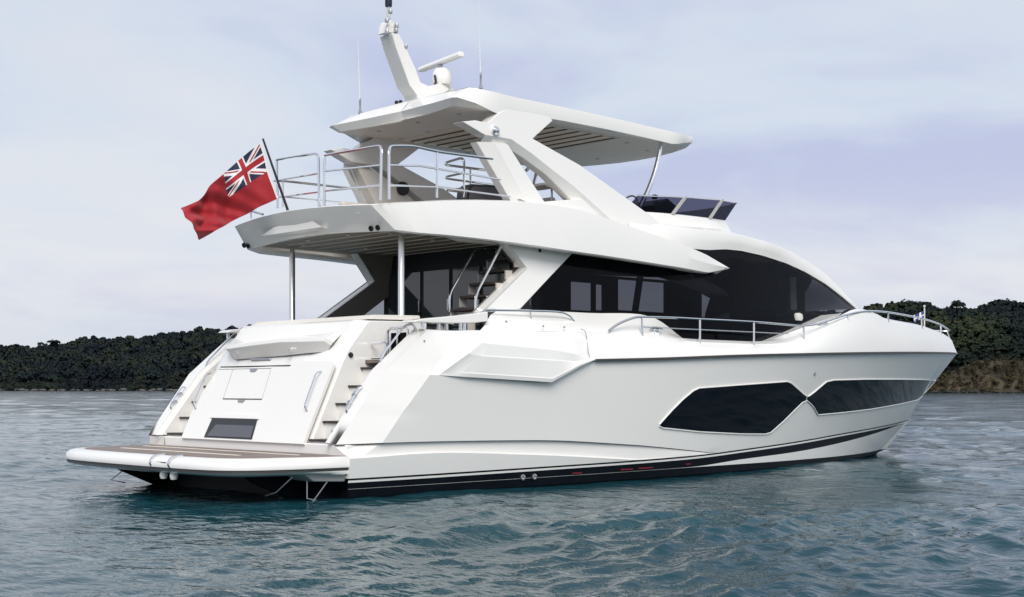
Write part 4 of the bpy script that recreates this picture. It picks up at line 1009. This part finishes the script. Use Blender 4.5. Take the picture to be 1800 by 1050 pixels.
E1 = split_res(E1, 3, 14, 50); E2 = split_res(E2, 3, 14, 50)
E3 = []
for k, (x, y, z) in enumerate(E2):
    E3.append((x+.10 if k < 13 else x-.05*max(0, (k-40)/22), min(0, y+.14), 6.04))
Et = []
for k, (x, y, z) in enumerate(E1): Et.append((x+.16*(k < 13), min(0, y+(.18 if k > 8 else .1)), z+.035))
cen = [(lerp(E1[0][0]+.2, E1[-1][0]-.05, k/(len(E1)-1)), 0, 6.42-.0*k) for k in range(len(E1))]
mb = MB().grid([E3, E2, [tuple(Vector(a).lerp(Vector(b), .5)+Vector((0, -.012, 0))) for a, b in zip(E2, E1)], E1, Et])
mb.mirror()
HX0, HX1, HY = 4.35, 7.10, 1.42
def roof_sheet(edge, zc):
    """sheet across the hardtop that leaves the sunroof open"""
    P = [list(p) for p in edge]
    for tgt in (HX0, HX1):
        k = min(range(15, len(P)-4), key=lambda q: abs(P[q][0]-tgt)); P[k][0] = tgt
    mb = MB()
    sh = [.45*max(0, 1-k/14) for k in range(len(P))]
    r0 = [tuple(p) for p in P]; r1_ = [(p[0]+d, max(p[1], -HY), p[2]+zc) for p, d in zip(P, sh)]; r2_ = [(p[0]+d*1.2, 0, p[2]+zc*1.3) for p, d in zip(P, sh)]
    mb.grid([r0, r1_])
    for k in range(len(P)-1):
        if HX0-.001 <= P[k][0] and P[k+1][0] <= HX1+.001 and 14 < k < len(P)-4: continue
        mb.add([r1_[k], r1_[k+1], r2_[k+1], r2_[k]], [(0, 1, 2, 3)])
    return mb
mt = roof_sheet(Et, .03); mb.add(mt.v, mt.f); mt.mirror(); mb.v += flip(roof_sheet(Et, .03).v)
n_b = len(mb.v)-len(mt.v)//2; mb.f += [tuple(i+n_b for i in reversed(f)) for f in roof_sheet(Et, .03).f]; mb.m += [0]*len(roof_sheet(Et, .03).f)
hard = mb.build('hardtop', [GEL], yacht, merge=.001, angle=22)
mc_ = roof_sheet(E3, .002); mc_.mirror(); mc_.build('hardtop_lining', [LINER], hard, angle=50, merge=.001)
fr = MB()
for (a_, b_) in (((HX0-.03, -HY-.03, 6.03), (HX0, HY+.03, 6.36)), ((HX1, -HY-.03, 6.03), (HX1+.03, HY+.03, 6.30)), ((HX0, -HY-.03, 6.03), (HX1, -HY, 6.33)), ((HX0, HY, 6.03), (HX1, HY+.03, 6.33))): fr.box(a_, b_)
fr.build('sunroof_frame', [LINER], hard)
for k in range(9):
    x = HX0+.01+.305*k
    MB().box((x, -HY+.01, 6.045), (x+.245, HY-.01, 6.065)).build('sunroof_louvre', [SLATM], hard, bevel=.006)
    MB().box((x+.250, -HY+.01, 6.036), (x+.300, HY-.01, 6.075)).build('louvre_gap_shade', [BROWN], hard)  # dark strips painted in as the shade of the gaps between louvres
for (x, y) in ((3.55, 1.0), (3.55, -.1), (3.6, -1.1), (4.25, .5), (4.25, -.9), (4.3, 1.3), (7.6, 1.2), (8.5, .4), (8.5, -.9), (7.6, -1.2), (6.2, 1.62)):
    MB().lathe((x, y, 6.045), [(0, -.016), (.04, -.016), (.05, -.002)], 10).build('downlight', [CHROMED], hard)
# forward chrome posts of the hardtop
fp = [(8.057, -1.62, 6.126), (8.033, -1.62, 5.925), (7.922, -1.62, 5.568), (7.734, -1.62, 5.185), (7.485, -1.62, 4.81), (7.408, -1.62, 4.68)]
for sgn in (1, -1):
    MB().tube([(x, y*sgn, z) for x, y, z in smooth(fp, 5)], .042, 10).build('hardtop_post', [CHROME], yacht)
    MB().lathe((2.08, -1.49*sgn, 2.56), [(.065, 0), (.052, .03), (.052, 1.24), (.035, 1.36)], 14).build('cockpit_post', [SATIN], yacht)

# --- mast, radar, aerials
mcol = [(2.935, -0.17, 7.437), (3.097, -0.17, 7.447), (3.237, -0.17, 7.251), (3.434, -0.17, 6.948), (3.558, -0.17, 6.708), (3.708, -0.17, 6.682), (3.897, -0.17, 6.652), (4.024, -0.17, 6.563), (3.808, -0.17, 6.454), (3.496, -0.17, 6.41), (3.458, -0.17, 6.491), (3.311, -0.17, 6.623), (3.019, -0.17, 7.215)]
mast = MB().slab(mcol, (0, .34, 0)).build('mast', [GEL], yacht, bevel=.02, angle=20)
mside = [(3.201, 0.2, 7.302), (3.324, 0.2, 7.322), (3.622, 0.2, 6.708), (3.747, 0.2, 6.57), (3.634, 0.2, 6.554), (3.51, 0.2, 6.711)]
MB().slab(mside, (0, .12, 0)).build('mast_fairing', [GEL], mast, bevel=.01)
mh = [(2.866, -0.12, 7.444), (3.107, -0.12, 7.467), (3.034, -0.12, 7.635), (2.986, -0.12, 7.664), (2.926, -0.12, 7.654), (2.89, -0.12, 7.571)]
MB().slab(mh, (0, .24, 0)).build('mast_head', [GEL], mast, bevel=.01)
tp0 = (2.996, 0, 7.708); tp1 = (2.996, 0, 7.918); tp2 = (2.996, 0, 8.023)
MB().tube([tp0, tp1], .03, 8).build('lamp_pole', [GEL2], mast)
MB().lathe(tp1, [(0, 0), (.055, .0), (.06, .02), (.06, .12), (.03, .14), (0, .14)], 12).build('anchor_light', [NAVY], mast)
for (px_, py_, r_) in ((679, 44, .035), (689, 20, .03), (685, 26, .035), (697, 50, .03), (678, 58, .03), (700, 60, .035)):
    pass
for p in ([(2.835, -0.16, 7.592), (2.907, -0.16, 7.756), (3.039, -0.16, 7.543), (3.027, -0.16, 7.465), (2.835, -0.16, 7.403), (3.233, -0.16, 7.233)]): MB().lathe(p, [(0, 0), (.035, .0), (.04, .03), (.03, .07), (0, .08)], 10).build('mast_lamp', [CHROMED], mast)
MB().lathe((3.559, 0.2, 6.719), [(0, 0), (.05, .0), (.05, .09), (0, .10)], 10).build('deck_light', [mat('amber_lens', (.45, .18, .10), .3)], mast)
rp0 = (4.104, 0, 6.64); 
MB().slab([(3.803, -0.1, 6.688), (4.058, -0.1, 6.784), (4.186, -0.1, 6.764), (4.251, -0.1, 6.695), (4.058, -0.1, 6.579), (3.93, -0.1, 6.629)], (0, .2, 0)).build('radar_bracket', [GEL], mast, bevel=.01)
MB().lathe((4.168, 0, 6.777), [(0, 0), (.15, 0), (.175, .04), (.17, .20), (.13, .27), (.05, .30), (0, .30)], 18).build('radar_pedestal', [GEL], mast, angle=40)
ra_, rb_ = Vector((4.33, 0.787, 7.2)), Vector((4.086, -0.604, 7.2)); d_ = (rb_-ra_).normalized(); p_ = Vector((0, 0, 1)).cross(d_)
pc_ = Vector((4.168, 0, 7.063)); hl = (rb_-ra_).length/2
mid_ = (ra_+rb_)/2
prf = [(-.07, -.02), (-.05, -.045), (.05, -.045), (.07, -.015), (.05, .04), (-.04, .045)]
MB().slab([tuple(mid_-d_*hl+p_*a+Vector((0, 0, b))) for a, b in prf], tuple(d_*2*hl)).build('radar_scanner', [GEL], mast, bevel=.015)
MB().lathe(tuple(mid_-Vector((0, 0, .16))), [(.05, 0), (.05, .11)], 10).build('scanner_shaft', [CHROMED], mast)
MB().tube([(3.959, -0.05, 6.914), (3.985, -0.05, 6.811), (3.959, -0.05, 6.719)], .02, 6).build('horn', [CHAR], mast)
MB().lathe((4.383, 0.1, 6.696), [(0, 0), (.10, 0), (.11, .05), (.08, .10), (0, .12)], 14).build('satellite_dome', [GEL], hard, angle=50)
for k, p in enumerate(((3.482, 0.4, 6.416), (3.57, 0.4, 6.438))): MB().lathe(p, [(.02, -.06), (.02, .0), (.035, .01), (.03, .05), (0, .06)], 8).build('gps_aerial', [CHAR], hard)
for a, b, y_ in (((3.38, 1.3, 6.396), (3.33, 1.3, 7.66), 0), ((3.993, -1.2, 6.532), (3.93, -1.2, 8.532), 0)):
    a = Vector(a); b = Vector(b)
    o = MB().tube([a, a.lerp(b, .5), b], [.011, .009, .005], 6).build('whip_aerial', [mat('white_fibreglass', (.75, .76, .76), .3)], yacht)
    MB().lathe(tuple(a-Vector((0, 0, .03))), [(.035, 0), (.03, .05), (.018, .06), (.018, .2), (.022, .21), (.015, .27)], 8).build('aerial_base', [CHROMED], o)

# --- flybridge rails, seats and bar
def rails(name, loops, bars, posts=(), r=.021, r2=.015):
    mb = MB()
    for l_ in loops: mb.tube(l_, r, 8)
    for b in bars: mb.tube(b, r2, 6)
    for p in posts: mb.tube(p, r*.9, 8)
    return mb.build(name, [CHROME], yacht)
rails('flybridge_rail', [rounded([(1.27, 0.713, 4.46), (1.27, 0.746, 5.232), (1.27, 0.746, 5.251), (1.27, -0.278, 5.222), (1.27, -0.424, 5.2), (1.27, -0.447, 4.368)], .12)], [[(1.27, 0.73, 4.915), (1.27, -0.432, 4.895)], [(1.27, 0.73, 4.637), (1.27, -0.432, 4.601)]])
rails('flybridge_rail', [rounded([(1.27, -0.577, 4.373), (1.27, -0.595, 5.143), (1.27, -0.599, 5.16), (1.27, -1.944, 5.131), (1.27, -2.034, 5.112), (1.27, -2.013, 4.312)], .12)], [[(1.27, -0.599, 4.912), (1.27, -2.027, 4.838)], [(1.27, -0.599, 4.602), (1.27, -2.013, 4.54)]])
rails('flybridge_rail', [rounded([(1.402, -2.05, 4.337), (1.397, -2.05, 5.125), (1.509, -2.05, 5.146), (1.87, -2.05, 5.189), (2.353, -2.05, 5.159), (3.293, -2.05, 5.174), (3.487, -2.05, 5.178)], .14)], [[(1.402, -2.05, 4.85), (1.992, -2.05, 4.901), (3.66, -2.05, 4.865)], [(1.412, -2.05, 4.55), (2.319, -2.05, 4.618), (3.871, -2.05, 4.612)]], [[(2.33, -2.05, 5.157), (2.33, -2.05, 4.449)]])
rails('flybridge_rail', [[(2.076, 2.05, 5.132), (2.263, 2.05, 5.151), (4.164, 2.05, 5.167)], ], [[(2.181, 2.05, 4.875), (4.034, 2.05, 4.893)]], [[(2.263, 2.05, 5.151), (2.263, 2.05, 4.694)], [(3.022, 2.05, 5.157), (3.022, 2.05, 4.782)]])
rails('flybridge_rail', [[(1.27, 1.526, 4.499), (1.27, 1.148, 4.397)]], [], [[(1.27, 1.509, 4.535), (1.27, 1.509, 4.354)]])
rails('stairwell_rail', [rounded([(3.629, -1.2, 4.665), (3.629, -1.2, 5.254), (3.58, -1.2, 5.309), (3.237, -1.2, 5.192), (3.213, -1.2, 5.152), (4.287, -1.2, 5.165), (4.443, -1.2, 5.163)], .08)], [rounded([(3.604, -1.2, 5.06), (3.237, -1.2, 4.961), (3.225, -1.2, 4.932), (4.339, -1.2, 4.932)], .06), [(3.617, -1.2, 4.814), (3.261, -1.2, 4.742), (4.313, -1.2, 4.748)]], [[(3.766, -1.2, 5.157), (3.766, -1.2, 4.838)]], .02, .017)
bq = MB().slab(rounded([(3.61, -1.25, 4.612), (3.635, -1.25, 4.791), (3.735, -1.25, 4.895), (4.397, -1.25, 4.923), (4.698, -1.25, 4.847), (4.751, -1.25, 4.698)], .07, 5), (0, .25, 0)).build('barbecue_cover', [CHAR], yacht, bevel=.03)
MB().slab(rounded([(3.676, -1.26, 4.636), (3.701, -1.26, 4.778), (3.776, -1.26, 4.856), (4.361, -1.26, 4.88), (4.622, -1.26, 4.82), (4.662, -1.26, 4.708)], .06, 5), (0, -.012, 0)).build('cover_panel', [mat('grey_panel', (.085, .08, .09), .4)], bq)
lk = [(3.608, -1.917, 5.459), (4.033, -1.918, 5.454), (4.399, -1.937, 5.289), (4.87, -1.965, 5.055), (5.372, -2.003, 4.739), (5.245, -2.021, 4.591), (4.311, -2.029, 4.525)]
MB().slab([(x, -y-.20, z) for x, y, z in lk], (0, -.06, 0)).build('arch_locker', [LINER], yacht, bevel=.01)
fs = MB().slab([(3.3, 1.25, 4.28), (6.6, 1.25, 4.28), (6.6, 1.25, 4.62), (3.3, 1.25, 4.62)], (0, .55, 0)).build('flybridge_sofa', [SEAT], yacht, bevel=.05)
MB().slab([(3.2, 1.55, 4.60), (6.6, 1.55, 4.60), (6.6, 1.55, 4.84), (3.2, 1.55, 4.84)], (0, .2, 0)).build('backrest', [SEAT], fs, bevel=.06)
MB().box((4.9, -1.0, 4.28), (6.2, .4, 4.72)).build('wet_bar', [GEL2], yacht, bevel=.05)
MB().lathe((4.627, 1.66, 5.203), [(0, 0), (.12, 0), (.13, .01), (.11, .03), (0, .03)], 18, axis=(-.3, -1, 0)).build('loudspeaker', [CHAR], yacht)
MB().tube([(5.23, -1, 5.298), (5.408, -1, 5.456)], .03, 8).build('bimini_strut', [CHROMED], yacht)
MB().slab([(5.377, -1.3, 5.035), (5.626, -1.3, 5.129), (5.765, -1.3, 5.103), (5.765, -1.3, 5.024), (5.487, -1.3, 4.997)], (0, .5, 0)).build('flybridge_table', [GEL2], yacht, bevel=.01)
MB().tube([(5.754, -1.1, 5.044), (5.754, -1.1, 4.825)], .02, 8).build('table_leg', [CHROMED], yacht)

# --- cockpit
MB().slab(rounded([(1.35, -1.62, 2.57), (2.35, -1.62, 2.585), (2.35, -1.62, 2.66), (1.45, -1.62, 2.64)], .03, 3), (0, 3.24, 0)).build('sunpad_cushion', [LINER], yacht, bevel=.02)
MB().box((1.2, -2.38, 1.90), (4.5, 2.38, 1.95)).build('cockpit_sole', [TEAK], yacht)
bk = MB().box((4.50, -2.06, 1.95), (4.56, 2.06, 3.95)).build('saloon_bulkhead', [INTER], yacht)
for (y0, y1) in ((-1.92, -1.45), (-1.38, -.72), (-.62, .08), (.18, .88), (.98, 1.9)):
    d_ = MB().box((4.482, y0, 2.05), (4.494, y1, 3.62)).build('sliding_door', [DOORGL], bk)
    MB().box((4.474, y0+.02, 2.9), (4.480, y0+.05, 3.1)).build('handle', [CHROMED], d_)
for sgn in (1, -1):
    lp = [(x, -sgn*(house_y(x, z)-.205), z) for x, y, z in [wing[0], wing[1], wing[2], wing[3], wing[4], wing[5], wing[6], wing[7], wing[8]]]
    MB().slab(lp, (0, sgn*.02, 0)).build('wing_lining', [mat('grey_wing_lining', (.20, .19, .18), .5)], yacht)
st_ = None
for k in range(7):
    x, z = 3.02+.20*k, 2.55+.215*k
    b_ = MB().box((x, -1.95, z), (x+.28, -1.32, z+.045)).build('cockpit_stair', [BROWN], yacht, bevel=.01)
    MB().box((x+.02, -1.98, z-.13), (x+.16, -1.95, z+.02)).build('stair_bracket', [SEAT], b_)
    MB().box((x+.02, -1.32, z-.13), (x+.16, -1.29, z+.02)).build('stair_bracket', [SEAT], b_)
rails('cockpit_stair_rail', [rounded([(3.236, -1.3, 2.758), (3.224, -1.3, 3.043), (3.79, -1.3, 3.818), (4.48, -1.3, 3.837)], .12)], [])
rails('cockpit_stair_rail', [rounded([(3.169, -2, 2.727), (3.169, -2, 3.006), (3.731, -2, 3.827), (3.805, -2, 3.869)], .12)], [])
tb = MB().slab([(2.9, -.6, 2.62), (3.9, -.6, 2.62), (3.9, .8, 2.62), (2.9, .8, 2.62)], (0, 0, .04)).build('cockpit_table', [TEAK], yacht, bevel=.015)
MB().lathe((3.4, .1, 1.95), [(.2, 0), (.05, .04), (.05, .67)], 12).build('leg', [CHROMED], tb)
# mooring station: fairlead plate on two posts over a cleat
fpz = [(1.353, -2.7, 2.486), (1.406, -2.7, 2.525), (1.61, -2.7, 2.553), (2.027, -2.7, 2.593), (2.478, -2.7, 2.648), (2.802, -2.7, 2.694), (2.802, -2.7, 2.547), (2.535, -2.7, 2.512), (2.027, -2.7, 2.492)]
for sgn in (1, -1):
    f_ = MB().slab(fpz, (0, .34, 0))
    if sgn < 0: f_.v = flip(f_.v); f_.f = [tuple(reversed(f)) for f in f_.f]
    pl_ = f_.build('fairlead_plate', [GEL], yacht, bevel=.015, angle=20)
    for (x,) in ((1.52,), (2.26,), (2.34,)): MB().lathe((x+.02, -sgn*2.66, 2.39), [(.03, 0), (.026, .01), (.026, .14)], 10).build('fairlead_post', [CHROME], pl_)
    def cleat(c, s_=1.0, name='mooring_cleat'):
        c = Vector(c); m_ = MB()
        m_.tube([c+Vector((-.17*s_, 0, .085*s_)), c+Vector((-.09*s_, 0, .10*s_)), c+Vector((.09*s_, 0, .10*s_)), c+Vector((.17*s_, 0, .085*s_))], [.012*s_, .022*s_, .022*s_, .012*s_], 8)
        for dx in (-.06, .06): m_.lathe(c+Vector((dx*s_, 0, 0)), [(.03*s_, 0), (.022*s_, .02*s_), (.022*s_, .10*s_)], 8)
        return m_.build(name, [CHROME], yacht)
    cleat((1.98, -sgn*2.60, 2.39), 1.25)
    c1 = [(6.738, -2.74, 2.432), (12.09, -2.501, 2.692)]
    cleat((c1[0][0], sgn*(c1[0][1]+.08), c1[0][2]+.03)); cleat((c1[1][0], sgn*(c1[1][1]+.10), c1[1][2]+.04))
# --- side and bow rails
def tube_both(name, loops, r):
    for sgn in (1, -1):
        mb = MB()
        for l_, rr2 in loops: mb.tube([(x, y*sgn, z) for x, y, z in l_], rr2, 8)
        mb.build(name, [CHROME], yacht)
r1_ = smooth([(2.841, -2.5, 2.651), (2.9, -2.5, 2.706), (3.006, -2.5, 2.732), (3.859, -2.5, 2.756), (4.496, -2.5, 2.762), (4.732, -2.5, 2.72), (4.838, -2.5, 2.649), (4.944, -2.5, 2.55)], 4)
tube_both('side_handrail', [(r1_, .019), ([(3.884, -2.5, 2.757), (3.896, -2.5, 2.617)], .016)], .02)
bow = smooth([(5.424, -2.74, 2.463), (5.659, -2.74, 2.583), (5.983, -2.74, 2.689), (6.269, -2.74, 2.733), (7.038, -2.739, 2.75), (7.816, -2.734, 2.752), (9.432, -2.692, 2.756), (10.578, -2.632, 2.742), (11.135, -2.591, 2.739), (11.747, -2.536, 2.804), (12.327, -2.475, 2.916), (12.946, -2.399, 3.033), (13.751, -2.283, 3.132), (14.967, -2.066, 3.168), (17.322, -1.496, 3.136), (19.036, -0.943, 3.085), (20.277, -0.465, 3.02)], 4)
be = [(21.0, -.12, bow[-1][2]-.02), (21.1, 0, bow[-1][2]-.03)]
loops = [(bow+be, .02)]
for a, b in ((([(6.269, -2.74, 2.733)]), ([(6.284, -2.74, 2.42)])), (([(7.816, -2.734, 2.752)]), ([(7.816, -2.734, 2.299)])), (([(9.432, -2.692, 2.756)]), ([(9.432, -2.692, 2.293)])), (([(11.156, -2.589, 2.739)]), ([(11.156, -2.589, 2.453)])), (([(12.946, -2.399, 3.033)]), ([(12.946, -2.399, 2.882)])), (([(15, -2.06, 3.17)]), ([(15.033, -2.053, 2.889)])), (([(17.322, -1.496, 3.136)]), ([(17.37, -1.482, 2.85)])), (([(19.326, -0.837, 3.077)]), ([(19.326, -0.837, 2.759)]))):
    loops.append(([a[0], b[0]], .02))
loops.append(([(6.284, -2.74, 2.565), (7.816, -2.734, 2.566), (9.432, -2.692, 2.567), (10.578, -2.632, 2.568)], .009))
tube_both('bow_rail', loops, .02)
MB().tube([(21.1, 0, bow[-1][2]-.03), (21.22, 0, 2.80)], .02, 8).build('rail_post', [CHROME], yacht)
MB().lathe([(11.757, -2.018, 2.902)][0], [(0, -.02), (.09, -.02), (.11, .03), (.10, .10), (.05, .13), (0, .13)], 12).build('docking_light', [GEL2], yacht)
# gate seam in the bulwark and small drain dots
sm = smooth([(4.702, -2.8, 2.478), (4.794, -2.8, 2.435), (4.834, -2.8, 2.288)], 3); sm += smooth([(4.725, -2.93, 2.118), (4.765, -2.93, 2)], 3)
tube_both('gate_seam', [([(x, y-.035, z) for x, y, z in sm], .008)], .01)
for p in [(3.126, -2.72, 2.548), (3.921, -2.72, 2.502), (4.392, -2.72, 2.499), (1.496, -2.72, 2.212)]: MB().lathe((p[0], p[1]-.03, p[2]), [(0, 0), (.02, 0), (.02, .012), (0, .014)], 8, axis=(0, -1, .3)).build('drain', [CHROMED], bulwark)
# --- ensign staff and bow staff
s0, s1 = ([(1.197, 0.311, 4.379)])[0], ([(0.818, 0.452, 5.5)])[0]
MB().tube([s0, s1], [.022, .016], 8).build('ensign_staff', [CHAR], yacht)
b0 = ([(19.992, 0, 3.041)])[0]; b1 = ([(19.992, 0, 3.554)])[0]
MB().tube([(b0[0], b0[1], b0[2]-.1), b1], .018, 8).build('bow_staff', [GEL2], yacht)
MB().lathe(b1, [(0, 0), (.03, .02), (.03, .05), (0, .07)], 8).build('staff_finial', [GEL2], yacht)

# ------------------------------------------------------------------ flags
RED = mat('red_bunting', (0.33, 0.004, 0.012), 0.75); WHT = mat('white_bunting', (0.75, 0.73, 0.74), 0.75); BLU = mat('navy_bunting', (0.009, 0.012, 0.045), 0.75)
for m_ in (RED, WHT, BLU):
    t = m_.node_tree; b = t.nodes['Principled BSDF']; b.inputs['Sheen Weight'].default_value = .2
def union(u, v):      # u across, v down, both 0..1 over a canton twice as wide as tall
    x = (u-.5)*2; y = (.5-v)
    ax, ay = abs(x), abs(y)
    if ay < .10 or ax < .10: return 0
    if ay < .165 or ax < .165: return 1
    d1 = (y-x*.5)/math.hypot(1, .5); d2 = (y+x*.5)/math.hypot(1, .5)
    for d, s_ in ((d1, 1), (d2, -1)):
        q = d*(1 if x*s_ > 0 else -1)*(1 if s_ > 0 else 1)
        if abs(d) < .10:
            return 0 if (-.055 < (d if x < 0 else -d) < .0) or False else 1
    return 2
FT = resample(smooth([(0.792, 0.462, 5.434), (0.63, 0.522, 5.296), (0.52, 0.563, 5.19), (0.326, 0.635, 4.997), (0.15, 0.701, 4.824), (0.033, 0.744, 4.701), (-0.041, 0.772, 4.563), (-0.124, 0.803, 4.469), (-0.239, 0.846, 4.401), (-0.371, 0.895, 4.345)], 5), 201)
FB = resample(smooth([(1.054, 0.364, 4.562), (0.904, 0.42, 4.481), (0.758, 0.475, 4.405), (0.588, 0.538, 4.292), (0.393, 0.61, 4.184), (0.251, 0.664, 4.087), (0.125, 0.71, 4.009), (0.009, 0.754, 3.932), (-0.107, 0.797, 3.86)], 5), 201)
FL = smooth([(0.792, 0.462, 5.434), (0.852, 0.439, 5.249), (0.912, 0.417, 4.971), (0.981, 0.391, 4.767), (1.054, 0.364, 4.562)], 10)
FR = smooth([(-0.371, 0.895, 4.345), (-0.354, 0.889, 4.244), (-0.322, 0.877, 4.157), (-0.256, 0.852, 4.062), (-0.215, 0.837, 3.967), (-0.107, 0.797, 3.86)], 8)
nv = 131; FL = resample(FL, nv); FR = resample(FR, nv)
V = []; nrm = Vector((.35, .94, 0)).normalized()
for j in range(nv):
    v = j/(nv-1)
    for i in range(201):
        u = i/200
        p = Vector(FT[i])*(1-v)+Vector(FB[i])*v+Vector(FL[j])*(1-u)+Vector(FR[j])*u
        p -= (Vector(FT[0])*(1-u)*(1-v)+Vector(FT[-1])*u*(1-v)+Vector(FB[0])*(1-u)*v+Vector(FB[-1])*u*v)
        w = (u**.8)*(.12*math.sin(9.5*u+3.2*v)+.07*math.sin(19*u-5*v+1)+.035*math.sin(33*u+14*v))+.05*math.sin(6*v+7*u)*u + .05*max(0, u-.75)*4*math.sin(17*v+3)
        V.append(p+nrm*w)
F = []; mi = []
for j in range(nv-1):
    for i in range(200):
        F.append((j*201+i, j*201+i+1, (j+1)*201+i+1, (j+1)*201+i))
        u, v = (i+.5)/200, (j+.5)/(nv-1)
        mi.append(1 if u < .022 else union((u-.022)/.478, v/.5) if (u < .5 and v < .5) else 0)
fl = cross_mesh('ensign_flag', V, F, [RED, WHT, BLU], None, mi, angle=180)
md = fl.modifiers.new('cloth', 'SOLIDIFY'); md.thickness = .004
tag(fl, 'red ensign with union canton streaming from the staff at the yacht stern', 'flag')
q0 = Vector(b0).lerp(Vector(b1), .86); q1 = Vector(b0).lerp(Vector(b1), .52); fd_ = Vector((-.75, .35, -.35)).normalized()
rows = []
for j in range(7):
    a = q0.lerp(q1, j/6); rows.append([tuple(a+fd_*(.36*i/10)+Vector((.3, .9, 0))*.035*math.sin(i*.9+j*.4)*i/10) for i in range(11)])
m_ = MB(); m_.grid(rows)
m_.m = [1 if ((k % 10) in (3, 4, 8) or (k//10) == 3) else 0 for k in range(len(m_.f))]
bf = m_.build('bow_flag', [mat('blue_bunting', (.03, .05, .22), .7), WHT], None, angle=180)
md = bf.modifiers.new('cloth', 'SOLIDIFY'); md.thickness = .004
tag(bf, 'tiny blue and white flag flying from the bow staff', 'flag')
